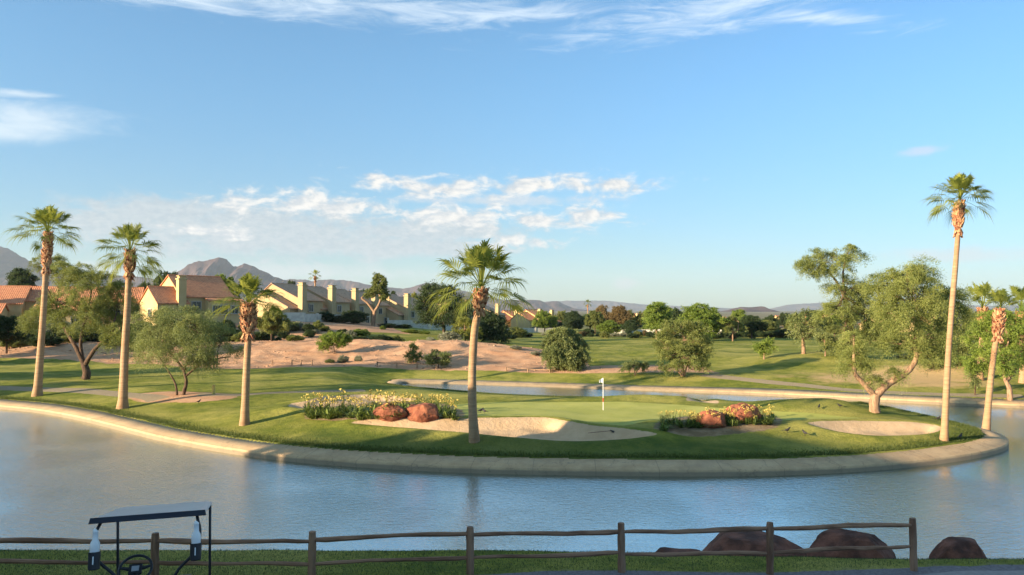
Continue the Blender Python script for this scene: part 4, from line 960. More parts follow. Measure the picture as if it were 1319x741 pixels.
# ------------------------------------------------------------------ shared bush and background tree kinds (unit size: 1 m high, 1 m wide)
def proto(name, kind, seed):
    """returns (trunk mesh, crown mesh) one metre tall; shared by copies"""
    r = np.random.RandomState(seed); tb = MB()
    spec = {  # lobes (x, z, r), clump radius, leaf, droop, density, leaf mat, bark, twigs, per
        'round': ([(0, .58, .34), (-.2, .5, .26), (.2, .5, .26), (0, .76, .22), (-.1, .35, .25), (.14, .35, .25), (.02, .5, .36)], .10, (.036, .013), .25, 210, 9, 26),
        'broad': ([(0, .66, .28), (-.28, .58, .22), (.28, .6, .22), (-.12, .8, .18), (.14, .82, .16), (.36, .48, .14), (-.38, .46, .14), (0, .5, .25)], .10, (.034, .013), .35, 190, 10, 28),
        'loose': ([(0, .72, .2), (-.25, .66, .18), (.22, .62, .2), (-.1, .86, .12), (.3, .8, .1), (-.36, .5, .12), (.36, .48, .12)], .10, (.032, .010), .4, 120, 9, 26),
        'cone': ([(0, .3, .3), (0, .5, .25), (0, .7, .17), (0, .86, .1)], .085, (.034, .012), .2, 170, 9, 24),
        'bush': ([(0, .42, .40), (-.26, .32, .3), (.26, .34, .3), (.05, .62, .28), (-.12, .55, .28)], .13, (.062, .024), -.1, 130, 9, 20),
        'mound': ([(0, .34, .42), (-.28, .24, .3), (.28, .26, .3)], .14, (.075, .020), -.2, 110, 9, 18),
    }[kind]
    lobes, crad, leaf, droop, n, tw, per = spec; C = []; RD = []
    wt = np.array([l[2] ** 2 for l in lobes]); cnt = np.maximum(3, (wt / wt.sum() * n).astype(int))
    for (x, z, rr), k in zip(lobes, cnt):
        u = r.normal(size=(k, 3)); u /= np.linalg.norm(u, axis=1)[:, None]
        q = np.array([x, r.uniform(-.1, .1), z]) + u * r.uniform(.45, 1, (k, 1)) ** .5 * max(.03, rr - crad * .45); q[:, 2] = np.maximum(q[:, 2], .06)
        C.append(q); RD.append(u)
    C = np.concatenate(C); RD = np.concatenate(RD)
    V, F, tone = crown_mesh(r, C, crad * r.uniform(.7, 1.35, len(C)), tw, per, leaf, droop, .9, .15, RD, .14)
    low = kind in ('bush', 'mound')
    tr = .03 if low else .028; hub = np.array([0, 0, .12 if low else .32])
    tb.tube([(0, 0, -.12), (.004, 0, 0), (.008, .005, hub[2] * .6), tuple(hub)], [tr * 1.3, tr, tr * .85, tr * .7], 8, jit=.05)
    for (x, z, rr) in lobes:
        P = limb(tb, hub, (x, 0, z), tr * .55, .006, r, .12, 5, 6)
        sel = C[np.argsort(np.linalg.norm(C - np.array([x, 0, z]), axis=1))[:6]]
        for p in sel: limb(tb, P[3], p, .006, .003, r, .1, 3, 4)
    return np.concatenate(tb.V), list(tb.F), V, F, tone
_pc = {}
def put(kind, leafm, barkm, name, label, cat, px, py, wpx, hpx, Y=None, group=None, seed=1, rz=None):
    key = (kind, seed)
    if key not in _pc: _pc[key] = proto(name, kind, seed * 31 + len(kind))
    tv, tf, cv, cf, ct = _pc[key]; k2 = (kind, seed, leafm, barkm)
    if k2 not in _pc: _pc[k2] = (npmesh('trunk', tv, tf, M[barkm], smooth=True), npmesh('crown', cv, cf, M[leafm], {'tone': ('FACE', ct)}))
    if Y is None: b = hit(px, py, zf=h)
    else: x = at(px, py, Y)[0]; b = np.array([x, Y, gz(x, Y)])
    D = b[1]; w_ = wpx * mpp(D)
    top = at(px, py - hpx, D)[2] - b[2] if Y is None else CAM_Z + (at(px, py - hpx, D)[2] - CAM_Z) - b[2]
    hh = max(top, .3)
    e = empty(name, b, rz if rz is not None else rng.uniform(0, 6.28)); e.scale = (w_, w_, hh)
    t = link('trunk', _pc[k2][0], e); c = link('crown', _pc[k2][1], e)
    tag(e, label, cat, group); return e
r2 = np.random.RandomState(44)
TG = 'trees along the far side of the course'
belt = [ # kind, leaf, bark, px, top py, w, base py (for height), Y, label
 ('round', 'leaf_dark', 'bark_dark', 738, 402, 34, 205, 'dark green tree right of the small orange roofed house', 1),
 ('broad', 'leaf_bright', 'bark_dark', 760, 404, 34, 215, 'mid green tree standing between dark and reddish trees', 2),
 ('broad', 'leaf_rust', 'bark_dark', 775, 392, 26, 235, 'tall reddish-brown tree, left one of the reddish pair', 3),
 ('broad', 'leaf_rust', 'bark_dark', 797, 393, 34, 225, 'broad reddish-brown tree, right one of the reddish pair', 1),
 ('round', 'leaf_bright', 'bark_dark', 786, 412, 34, 190, 'yellowish green tree standing in front of the reddish trees', 1),
 ('broad', 'leaf_dark', 'bark_dark', 812, 412, 32, 185, 'low dark tree just left of the big bright green tree', 1),
 ('broad', 'leaf_bright', 'bark_tan', 846, 388, 54, 160, 'big bright green tree with a short pale trunk on the fairway edge', 2),
 ('round', 'leaf_bright', 'bark_tan', 905, 388, 64, 150, 'large full green tree behind the wide olive bushy tree', 3),
 ('broad', 'leaf_dark', 'bark_dark', 872, 396, 34, 175, 'darker tree filling the gap between the two bright green trees', 3),
 ('loose', 'leaf_mesquite', 'bark_tan', 944, 405, 34, 148, 'leaning airy tree left below the butte', 1),
 ('broad', 'leaf_dark', 'bark_dark', 968, 406, 36, 160, 'dark broad tree directly below the butte', 3),
 ('broad', 'leaf_mesquite', 'bark_dark', 990, 412, 30, 170, 'olive tree just right of the butte', 2),
 ('round', 'leaf_dark', 'bark_dark', 1008, 424, 30, 165, 'low dark round tree behind the spreading tree on the rise', 1),
 ('broad', 'leaf_mesquite', 'bark_dark', 1075, 418, 30, 170, 'mid green tree left behind the tall open-topped tree', 2),
 ('broad', 'leaf_mesquite', 'bark_dark', 1120, 425, 40, 135, 'green tree seen beneath the open-topped tree', 3),
 ('round', 'leaf_mesquite', 'bark_dark', 1160, 428, 36, 140, 'green tree behind the fork of the orange-trunked tree', 2),
 ('broad', 'leaf_verde', 'bark_dark', 1205, 425, 40, 130, 'pale green tree behind the tallest palm', 1),
 ('broad', 'leaf_dark', 'bark_dark', 1272, 398, 50, 105, 'dense tree behind the cone-necked palm', 2),
 ('broad', 'leaf_bright', 'bark_dark', 1322, 402, 60, 95, 'bright green tree cut by the right picture edge', 3),
 ('round', 'leaf_dark', 'bark_dark', 720, 414, 20, 232, 'small dark tree hugging the small orange roofed house', 2),
 ('broad', 'leaf_dark', 'bark_dark', 1046, 430, 26, 190, 'dark low tree before the distant cream houses', 1),
 ('broad', 'leaf_bright', 'bark_dark', 288, 352, 34, 175, 'sunlit tree behind the roof of the yellow gabled house', 2),
 ('broad', 'leaf_dark', 'bark_dark', 215, 348, 46, 180, 'dark tree rising behind the yellow gabled house', 1),
 ('broad', 'leaf_dark', 'bark_dark', 183, 362, 34, 165, 'dark tree left behind the yellow gabled house', 3),
 ('broad', 'leaf_dark', 'bark_dark', 25, 344, 50, 170, 'dark tree peeking above the leftmost orange roof', 2),
 ('broad', 'leaf_yellow', 'bark_tan', 533, 376, 18, 235, 'small yellow-green tree above the second townhouse group', 1),
 ('broad', 'leaf_dark', 'bark_dark', 506, 374, 16, 245, 'small dark tree top right of the forked tufted tree', 2),
 ('broad', 'leaf_dark', 'bark_dark', 470, 372, 22, 230, 'dark tree top behind the row of chimneys', 3),
 ('broad', 'leaf_dark', 'bark_dark', 375, 360, 20, 215, 'small dark tree top above the nearest brown roof', 1),
 ('round', 'leaf_dark', 'bark_dark', 668, 392, 26, 260, 'dark tree behind the orange roofs by the stocky palm', 2),
 ('broad', 'leaf_dark', 'bark_dark', 8, 405, 48, 101, 'dark spreading tree low at the left picture edge', 1),
 ('broad', 'leaf_mesquite', 'bark_dark', 178, 412, 46, 98, 'green tree filling the gap between the two left palms and the house', 2),
 ('broad', 'leaf_mesquite', 'bark_dark', 350, 395, 40, 110, 'olive tree just right of the short shaggy palm', 3),
 ('broad', 'leaf_dark', 'bark_dark', 1180, 440, 34, 118, 'dark shrubby tree between the forked tree limbs and the tallest palm', 3),
]
for kd, lf, bk, px, top, w_, Y, lb, sd in belt:
    zb = gz(at(px, 400, Y)[0], Y); pyb = 400 + (CAM_Z - zb) / Y * FPX
    put(kd, lf, bk, 'shade_tree', lb, 'tree', px, pyb, w_ * 1.1, pyb - top, Y=Y, group=TG, seed=sd)
for i in range(30):
    px = 696 + i * 13 + r2.uniform(-8, 8); Y = r2.uniform(190, 245); zb = gz(at(px, 400, Y)[0], Y); pyb = 400 + (CAM_Z - zb) / Y * FPX
    put(['broad', 'round', 'broad'][i % 3], ['leaf_dark', 'leaf_mesquite', 'leaf_dark', 'leaf_bright', 'leaf_dark'][r2.randint(5)], 'bark_dark', 'shade_tree', 'one of the plain trees filling the dense far tree line behind the fairway', 'tree', px, pyb, r2.uniform(24, 38), pyb - r2.uniform(396, 414), Y=Y, group='far tree line behind the fairway', seed=r2.randint(1, 4))
# dark shrubs against the houses
SG = 'shrubs planted before the houses'
for kd, lf, px, top, w_, Y, lb, sd in [
 ('bush', 'leaf_dark', 418, 400, 26, 146, 'dark round shrub by the second townhouse', 1), ('bush', 'leaf_dark', 455, 398, 34, 150, 'largest dark shrub mass by the third townhouse', 2),
 ('bush', 'leaf_dark', 437, 406, 22, 147, 'dark shrub between the two big dark house shrubs', 3), ('bush', 'leaf_dark', 378, 414, 24, 131, 'dark shrub before the pale painted garden wall', 1),
 ('bush', 'leaf_grey', 398, 420, 16, 127, 'grey-green shrub right of the dark shrub at the pale wall', 2), ('bush', 'leaf_dark', 355, 410, 30, 124, 'dark leafy shrub right of the shaggy palm neck', 3),
 ('bush', 'leaf_dark', 500, 422, 24, 150, 'dark shrub at the foot of the forked tufted tree', 2), ('bush', 'leaf_dark', 520, 424, 20, 152, 'dark shrub before the broad chimney house', 1),
 ('mound', 'leaf_bright', 530, 425, 18, 139, 'clipped bright green shrub beyond the little lawn, left one', 1), ('mound', 'leaf_bright', 548, 426, 14, 139, 'clipped bright green shrub beyond the little lawn, right one', 2),
 ('bush', 'leaf_bright', 462, 423, 24, 124, 'light green shrub on the mound crest left of the tufted tree', 3), ('bush', 'leaf_bright', 493, 422, 7, 140, 'little upright green shrub beside the tufted tree trunk', 1),
 ('bush', 'leaf_grey', 405, 425, 14, 124, 'pale grey bush on the left of the mound crest', 1), ('mound', 'leaf_grey', 452, 431, 16, 119, 'low silver bush on the mound crest beside the light green shrub', 2),
 ('mound', 'leaf_grey', 468, 432, 18, 117, 'low silver bush between the mound crest shrubs', 3), ('bush', 'leaf_dark', 490, 430, 28, 114, 'dark olive bush on the mound crest', 1),
 ('bush', 'leaf_dark', 463, 438, 22, 110, 'dark brown-green bush below the silver bushes', 2), ('bush', 'leaf_mesquite', 510, 431, 20, 116, 'olive bush right of the dark crest bush', 3),
 ('bush', 'leaf_grey', 580, 425, 30, 121, 'large flowering silver bush left of the stocky palm', 1), ('mound', 'leaf_grey', 592, 435, 16, 114, 'rounded silver bush, first of three below the yellow-green tree', 2),
 ('mound', 'leaf_grey', 570, 434, 20, 116, 'silver bush at the right end of the little lawn', 3), ('mound', 'leaf_grey', 556, 432, 16, 118, 'silver bush near the middle of the little lawn edge', 1),
 ('bush', 'leaf_dark', 632, 438, 28, 110, 'dark round bush right of the stocky palm trunk', 1), ('bush', 'leaf_mesquite', 664, 420, 26, 160, 'reddish-olive shrub at the end of the small houses', 3),
 ('bush', 'leaf_dark', 656, 430, 18, 150, 'dark small shrub beyond the dirt bank, left one', 1), ('bush', 'leaf_dark', 678, 428, 20, 165, 'dark small shrub beyond the dirt bank, right one', 3),
 ('mound', 'leaf_grey', 665, 460, 14, 99, 'pale dry bush on the right tail of the dirt bank', 1), ('mound', 'leaf_grey', 690, 464, 12, 96, 'pale dry tuft at the end of the dirt bank', 2),
 ('bush', 'leaf_mesquite', 377, 430, 14, 108, 'spiky yucca-like bush on the left part of the mound', 1), ('bush', 'leaf_dark', 335, 425, 30, 113, 'dark bush behind the shaggy palm trunk', 2),
 ('bush', 'leaf_dark', 60, 428, 34, 106, 'dark green bush on the dirt slope behind the leftmost palm', 3), ('bush', 'leaf_mesquite', 30, 420, 30, 110, 'olive bush on the dirt slope at the left', 1),
 ('bush', 'leaf_mesquite', 92, 432, 26, 110, 'olive bush on the slope behind the dark-trunked mesquite', 2), ('bush', 'leaf_dark', 140, 428, 34, 112, 'dark bush before the low cream house', 1),
 ('bush', 'leaf_mesquite', 178, 436, 30, 104, 'olive bush between the mesquite and the feathery shrub tree', 3), ('bush', 'leaf_dark', 290, 420, 36, 116, 'dark bush below the yellow gabled house', 2),
 ('mound', 'leaf_grey', 442, 455, 14, 93, 'pale spiky cactus clump, left of the pair under the round bright bush', 3), ('mound', 'leaf_grey', 461, 456, 10, 93, 'pale spiky cactus clump, right of the pair under the round bright bush', 1),
 ('mound', 'leaf_verde', 425, 462, 10, 92, 'small pale tuft low on the mound left of the cactus clumps', 2),
 ('bush', 'leaf_mesquite', 1085, 452, 22, 96, 'olive bush at the foot of the open-topped tree', 1), ('bush', 'leaf_verde', 1215, 470, 26, 84, 'pale green bush on the bank beside the tallest palm trunk', 2),
 ('bush', 'leaf_verde', 1232, 478, 20, 80, 'small pale green bush right of the tallest palm trunk', 3), ('bush', 'leaf_dark', 1285, 478, 30, 78, 'dark bush on the bank behind the cone-necked palm', 1),
 ('bush', 'leaf_rust', 1190, 462, 22, 92, 'dry brown bush on the sandy bank right of the forked tree', 2), ('bush', 'leaf_grey', 1165, 466, 20, 92, 'dry pale bush on the sandy bank by the right limb', 3),
 ('bush', 'leaf_verde', 1056, 455, 12, 100, 'small bush at the foot of the crest sapling', 3)]:
    zb = gz(at(px, 400, Y)[0], Y); pyb = 400 + (CAM_Z - zb) / Y * FPX
    if pyb - top < 6: top = pyb - 6
    put(kd, lf, 'bark_dark', 'desert_shrub', lb, 'shrub', px, pyb, w_ * 1.15, pyb - top, Y=Y, group=SG, seed=sd)
# the long row of low shrubs at the back of the fairway
r_ = np.random.RandomState(5)
for i in range(46):
    px = 705 + i * 7.4 + r_.uniform(-3, 3); Y = 172 + r_.uniform(-6, 8) - (i * .25)
    zb = gz(at(px, 400, Y)[0], Y); pyb = 400 + (CAM_Z - zb) / Y * FPX
    lf = ['leaf_grey', 'leaf_dark', 'leaf_mesquite', 'leaf_dark', 'leaf_rust'][r_.randint(5)]
    put('bush', lf, 'bark_dark', 'low_shrub', 'one of the low mixed shrubs lined up at the far fairway edge before the trees', 'shrub', px, pyb, r_.uniform(9, 17), r_.uniform(5, 11), Y=Y, group='low shrubs at the far fairway edge', seed=r_.randint(1, 4))
for i in range(84):
    px = -8 + i * 5.8 + r_.uniform(-5, 5)
    if 60 < px < 60: continue
    Y = r_.uniform(112, 128) if px > 180 else r_.uniform(106, 118)
    zb = gz(at(px, 400, Y)[0], Y); pyb = 400 + (CAM_Z - zb) / Y * FPX
    lf = ['leaf_dark', 'leaf_mesquite', 'leaf_dark', 'leaf_grey', 'leaf_verde'][r_.randint(5)]; hh_ = r_.uniform(10, 23) * (.6 if 330 < px < 570 else 1)
    put('bush' if r_.rand() < .7 else 'round', lf, 'bark_dark', 'slope_shrub', 'one of the mixed shrubs crowding the slope between the bare dirt and the houses', 'shrub', px, pyb, hh_ * r_.uniform(1.2, 1.9), hh_, Y=Y, group='mixed shrubs on the slope below the houses', seed=r_.randint(1, 4))
# trees beyond the left edge of the photograph whose long shadows cross the lawn
for x, y, hh_, w_, sd, lb in [(-62, 58, 9, 9, 1, 'tree beside the lake left of everything, farthest from the houses'), (-72, 66, 11, 11, 2, 'broad tree left of the leftmost palm beyond the frame'), (-84, 52, 10, 10, 3, 'tree near the clubhouse end of the left shore'), (-80, 84, 9, 10, 1, 'tree left of the dirt slope beyond the frame'), (-74, 95, 10, 9, 2, 'tree by the left dirt slope beside the houses')]:
    key = ('broad', sd); tv, tf, cv, cf, ct = _pc[key]
    e = empty('shade_tree', (x, y, gz(x, y)), sd * 1.3); e.scale = (w_, w_, hh_)
    link('trunk', _pc[('broad', sd, 'leaf_dark', 'bark_dark')][0], e); link('crown', _pc[('broad', sd, 'leaf_dark', 'bark_dark')][1], e)
    tag(e, lb, 'tree', TG)
# ------------------------------------------------------------------ boulders
def boulder(label, c, size, seed, mat, rz=0, group=None, sub=4, cut=.82, name='boulder', sq=1):
    r = np.random.RandomState(seed)
    bm = bmesh.new(); bmesh.ops.create_icosphere(bm, subdivisions=sub, radius=1.0)
    V = np.array([v.co[:] for v in bm.verts])
    cut -= .08
    NF = 20
    n_ = r.normal(size=(NF, 3)); n_[:, 2] = np.abs(n_[:, 2]) * .8; n_ /= np.linalg.norm(n_, axis=1)[:, None]; dd = r.uniform(cut - .16, cut + .10, NF)
    for k in range(NF):
        s_ = V @ n_[k]; ov = np.maximum(s_ - dd[k], 0); V = V - ov[:, None] * n_[k] * .93
    ph = r.uniform(0, 50)
    nz = fbm(V[:, 0] * 2.2 + ph, V[:, 1] * 2.2 + V[:, 2] * 1.7, seed, 5); V = V * (1 + .16 * nz)[:, None]
    if sq != 1: V[:, 2] = np.where(V[:, 2] > .55, .55 + (V[:, 2] - .55) * .35, V[:, 2]) * 1.25
    if sq != 1: V[:, :2] = V[:, :2] * (1.0 + .28 * (1 - np.clip(V[:, 2:3], 0, 1)) ); V[:, 2] = np.sign(V[:, 2]) * np.abs(V[:, 2]) ** sq
    V = V * np.array(size) / 2
    for v, q in zip(bm.verts, V): v.co = q
    me = bpy.data.meshes.new(name); bm.to_mesh(me); bm.free(); me.materials.append(mat)
    o = link(name, me); o.location = c; o.rotation_euler = (0, 0, rz)
    tag(o, label, 'rock', group); return o
import bmesh
def bank_rock(label, pxl, pxr, pyt, pyb, Y, seed, rz=0, dep=.9):
    k = mpp(Y); cx = (pxl + pxr) / 2; top = at(cx, pyt, Y)[2]; bot_ = min(at(cx, pyb, Y)[2], gz(at(cx, pyb, Y)[0], Y + .5)) - .35
    w_ = (pxr - pxl) * k
    boulder(label, (at(cx, pyb, Y)[0], Y, (top + bot_) / 2), (w_ * .98, w_ * dep, (top - bot_) * 1.3), seed, M['dark_rock'], rz, 'dark red boulders on the near bank', sq=.8)
bank_rock('low flat dark red boulder, leftmost on the near bank', 836, 920, 711, 730, 17.6, 3, dep=.7)
bank_rock('largest dark red boulder behind the fence on the near bank', 896, 1038, 688, 722, 18.3, 8, dep=.7)
bank_rock('peaked dark red boulder behind the last fence bay', 1034, 1152, 686, 716, 18.6, 17, dep=.7)
bank_rock('small lone dark red boulder right of the fence end', 1196, 1279, 697, 716, 18.2, 25, dep=.7)
def bed_rock(label, pxl, pxr, pyt, pyb, seed, dep=.8, dz=0):
    b = hit((pxl + pxr) / 2, pyb, zf=h); k = mpp(b[1]); w_ = (pxr - pxl) * k; hh_ = (pyb - pyt) * k
    boulder(label, (b[0], b[1] + w_ * dep * .4, b[2] + hh_ * .42 + dz), (w_ * 1.05, w_ * dep, hh_ * 1.5), seed, M['red_rock'], 0, 'red boulders in the flower beds', cut=1.0)
bed_rock('left red boulder of the pair in the left flower bed', 478, 524, 526, 545, 4)
bed_rock('right red boulder of the pair in the left flower bed', 519, 567, 525, 546, 12)
bed_rock('flat-topped large red boulder in the right flower bed', 938, 986, 524, 545, 9)
bed_rock('smaller red boulder behind flowers in the right flower bed', 898, 942, 533, 552, 15)

# ------------------------------------------------------------------ strap-leaved flowering plants
def strap_plant(seed, flowers=7):
    r = np.random.RandomState(seed); V = []; F = []; tone = []; n = 0; fl = MB(); st = MB()
    for i in range(46):
        az = r.uniform(0, 6.28); el = R(r.uniform(28, 88)); L = r.uniform(.45, .95); w_ = r.uniform(.03, .055)
        o = np.array([r.normal() * .09, r.normal() * .09, 0]); d = np.array([math.cos(az) * math.cos(el), math.sin(az) * math.cos(el), math.sin(el)])
        s_ = np.array([-math.sin(az), math.cos(az), 0]); tn = r.uniform(0, 1)
        for t, q in ((0, .7), (.45, 1), (.8, .7), (1, .08)):
            p = o + d * L * t + np.array([d[0], d[1], -.9]) * L * t ** 2.6 * .35
            V += [p - s_ * w_ * q, p + s_ * w_ * q]
        for k in range(3): F.append((n + 2 * k, n + 2 * k + 1, n + 2 * k + 3, n + 2 * k + 2)); tone.append(tn)
        n += 8
    for i in range(flowers):
        az = r.uniform(0, 6.28); rr = r.uniform(.05, .35); hh_ = r.uniform(.8, 1.12)
        top = np.array([math.cos(az) * rr, math.sin(az) * rr, hh_])
        st.tube([(0, 0, 0), tuple(top * .55), tuple(top)], .009, 4)
        for k in range(6):
            d = norm(r.normal(size=3) + [0, 0, .6]); c = top + d * .07
            u = norm(np.cross(d, r.normal(size=3))); v = np.cross(d, u)
            fl.add([c - u * .045, c + d * .07 - v * .04, c + u * .045, c + d * .07 + v * .04], [(0, 1, 2, 3)])
    return V, np.array(F), np.array(tone), fl, st
_sp = []
for s_ in range(5):
    V, F, tone, fl, st = strap_plant(100 + s_, 3 + s_ % 2)
    _sp.append((npmesh('leaves', V, F, M['blade'], {'tone': ('FACE', tone)}), npmesh('blossoms', np.concatenate(fl.V), fl.F, M['flower']), npmesh('flower_stems', np.concatenate(st.V), st.F, M['blade'])))
def flower_plant(px, py, sc, label, group):
    b = hit(px, py, zf=h); k = r_.randint(5); e = empty('flowering_plant', b, r_.uniform(0, 6.28)); e.scale = (sc, sc, sc * r_.uniform(.85, 1.15))
    link('leaves', _sp[k][0], e); link('flower_stems', _sp[k][2], e); link('blossoms', _sp[k][1], e)
    tag(e, label, 'plant', group)
for i in range(46):
    px = 400 + (i * 97 % 46) / 46 * 122 + r_.uniform(-3, 3); py = r_.uniform(530, 542) - max(0, (px - 470)) * .03
    flower_plant(px, py, r_.uniform(.85, 1.25), 'strap-leaved plant with pale yellow flowers in the left bed, left of the red boulders', 'flowering plants left of the boulders in the left bed')
for i in range(22):
    px = 520 + i / 22 * 68 + r_.uniform(-3, 3); py = r_.uniform(533, 544)
    if 512 < px < 572: py = r_.uniform(531, 535)
    flower_plant(px, py, r_.uniform(.8, 1.15), 'strap-leaved plant with pale yellow flowers behind and right of the left bed boulders', 'flowering plants behind the boulders in the left bed')
for i in range(72):
    t = r_.uniform(0, 1); px = 850 + t * 148; py = r_.uniform(538 + (1 - t) * 8, 556 - t * 9)
    if 935 < px < 985 and py > 540: py -= 0
    flower_plant(px, py, r_.uniform(.45, .8), 'small yellow flowering plant in the right bed round the red boulders', 'flowering plants in the right bed')

# ------------------------------------------------------------------ golf flag, posts, rake, birds
b = hit(777, 528.5, zf=h); e = empty('golf_flag', b); D = b[1]; H = at(777, 487, D)[2] - b[2]
mb = MB(); mb.tube([(0, 0, -.05), (0, 0, H)], .022, 8); mb.build('pole', M['white'], e)
mb = MB(); mb.tube([(0, 0, .55), (0, 0, .82)], .026, 8); mb.build('red_band', M['red_tape'], e)
V = []; F = []
for i in range(9):
    t = i / 8
    V += [(-.02 - t * .26, .05 * math.sin(t * 5) * t, H - .02 - t * .12), (-.02 - t * .26, .05 * math.sin(t * 5 + .3) * t, H - .31 - .02 * t + t * -.0)]
V2 = []
for (x, y, z) in V: V2.append((x, y + .006, z))
n = len(V); F = [(2 * i, 2 * i + 1, 2 * i + 3, 2 * i + 2) for i in range(8)]
F += [(n + 2 * i + 2, n + 2 * i + 3, n + 2 * i + 1, n + 2 * i) for i in range(8)]
link('flag', npmesh('flag', V + V2, F, M['white']), e)
tag(e, 'white golf flag on a slim white stick standing in the putting green', 'golf flag')
def post(label, px, py, hpx, r0=.09, name='marker_post', mat='yellow_paint'):
    b = hit(px, py, zf=h); hh_ = hpx * mpp(b[1]); mb = MB()
    mb.lathe((0, 0, 0), [(r0, -.1), (r0, hh_ - .06), (r0 * .8, hh_ - .01), (r0 * .3, hh_)], 10)
    o = mb.build(name, M[mat]); o.location = b; tag(o, label, 'post'); return o
post('short yellowish wooden yardage post on the lawn left of the shaggy palm', 275, 508, 12, .13)
def rope_fence(label, pts, hpx, name='post_and_rail_fence', group=None):
    P = [hit(*p, zf=h) for p in pts]; o = P[0]; root = empty(name, o); hh_ = hpx * mpp(o[1])
    for p in P:
        mb = MB(); mb.tube([tuple(p - o + [0, 0, -.1]), tuple(p - o + [0, 0, hh_])], .075, 7); mb.build('post', M['bark_tan'], root)
    for a, c in zip(P[:-1], P[1:]):
        mb = MB(); mb.tube([tuple(a - o + [0, 0, hh_ * .85]), tuple((a + c) / 2 - o + [0, 0, hh_ * .75]), tuple(c - o + [0, 0, hh_ * .85])], .05, 6); mb.build('rail', M['bark_tan'], root)
    tag(root, label, 'fence', group)
rope_fence('low rustic post and rail on the dirt bank right of the shaggy palm', [(351, 471), (376, 471), (388, 471), (402, 471)], 7)
rope_fence('low rope posts at the foot of the dirt mound under the two bushes', [(486, 473), (511, 474), (537, 475), (562, 476)], 7)
rope_fence('low rope posts on the dirt bank right of the stocky palm trunk', [(652, 478), (680, 480), (708, 481)], 5)
# bunker rake
b = hit(788, 558, zf=h); e = empty('bunker_rake', b, R(200))
mb = MB(); mb.tube([(0, 0, .10), (1.5, 0, .05)], .018, 6); mb.build('handle', M['wood'], e)
mb = MB(); mb.box((0, 0, .10), (.05, .55, .05)); [mb.box((0, -.24 + k * .08, .05), (.02, .02, .1)) for k in range(7)]; mb.build('rake_head', M['black'], e)
tag(e, 'long-handled rake lying in the long sand bunker', 'rake')
def bird(px, py, label, s_=1.0, rz=0.0, seed=1):
    b = hit(px, py, zf=h); bm = bmesh.new()
    pts = [(-.20, 0, .17), (-.10, 0, .175), (0, 0, .18), (.09, 0, .22), (.13, 0, .29), (.18, 0, .31), (.215, 0, .305)]
    rr = [.012, .045, .075, .06, .038, .034, .010]; mb = MB(); mb.tube(pts, rr, 12)
    mb.add([(-.18, -.015, .17), (-.18, .015, .17), (-.34, .045, .13), (-.34, -.045, .13), (-.18, -.015, .185), (-.18, .015, .185), (-.34, .045, .14), (-.34, -.045, .14)], [(0, 1, 2, 3), (7, 6, 5, 4), (0, 4, 5, 1), (2, 6, 7, 3), (1, 5, 6, 2), (3, 7, 4, 0)])
    mb.tube([(.20, 0, .305), (.26, 0, .295)], [.011, .003], 6)
    for sy in (-.03, .03):
        mb.tube([(.01, sy, .13), (.0, sy, .06), (.01, sy, 0)], .006, 5); mb.tube([(-.02, sy, .004), (.05, sy, .004)], .006, 5)
    o = mb.build('bird', M['bird'], None, smooth=True); o.location = b; o.rotation_euler = (0, 0, rz); o.scale = (s_,) * 3
    tag(o, label, 'bird', 'dark birds on the grass')
bird(619, 532, 'dark bird on the green just right of the stocky palm trunk, left of two', 1.0, .4)
bird(624, 533, 'dark bird on the green just right of the stocky palm trunk, right of two', 1.0, 2.4)
bird(1055, 527, 'dark bird on the hump left of the forked tree', .9, 1.0); bird(1082, 526, 'dark bird on the hump nearest the forked tree', .9, 3.0)
bird(1014, 558, 'dark bird on the grass below the right flower bed', 1.0, .2); bird(1037, 562, 'dark bird on the grass left below the small right bunker', 1.0, 2.0)
bird(256, 520, 'dark bird on the grass below the feathery shrub tree', .9, 1.0); bird(1208, 542, 'dark bird near the water behind the small right bunker', .9, .0)
bird(1237, 566, 'dark bird in the tallest palm shadow at the island tip', 1.0, .6)

# ------------------------------------------------------------------ split rail fence
posts = [(-9.95, 14.15), (-6.73, 14.2), (-3.80, 14.3), (-.80, 14.5), (2.16, 14.8), (5.20, 15.2), (8.40, 15.75)]
ptop = [3.80, 3.80, 3.80, 3.83, 3.82, 3.72, 3.65]
F0 = empty('split_rail_fence', (posts[0][0], posts[0][1], gz(*posts[0]))); o0 = np.array(F0.location[:])
for (x, y), zt in zip(posts, ptop):
    zb = gz(x, y) - .3; hh_ = zt - zb; mb = MB(); tilt = rng.uniform(-.03, .03)
    Mx = Matrix.Rotation(rng.uniform(-.2, .2), 3, 'Z')
    V = []; K = 9
    for k in range(K):
        t = k / (K - 1); w_ = .071 * (1 + .06 * math.sin(k * 2.1 + x)); q = .86 if k == K - 1 else 1
        for j in range(8):
            a = (j + .5) / 8 * 2 * math.pi; ww = w_ / max(abs(math.cos(a)), abs(math.sin(a))) ** .8 * q * rng.uniform(.95, 1.05)
            V.append((ww * math.cos(a) + tilt * t * hh_ * .5, ww * math.sin(a) * .9, hh_ * t))
    V = np.array(V) @ np.array(Mx).T; Fc = [(i * 8 + j, i * 8 + (j + 1) % 8, (i + 1) * 8 + (j + 1) % 8, (i + 1) * 8 + j) for i in range(K - 1) for j in range(8)] + [tuple(range((K - 1) * 8, K * 8))]
    mb.add(V + np.array([x, y, zb]) - o0, Fc); mb.build('post', M['wood'], F0)
def fz(px, py, Y): return at(px, py, Y)[2]
topr = [(697, 697), (697.5, 698), (695, 687), (689, 685.5), (686, 681.5), (681, 675.5)]
lowr = [(723, 725), (725, 727), (726, 718), (719, 712.5), (714, 713), (711.5, 703.5)]
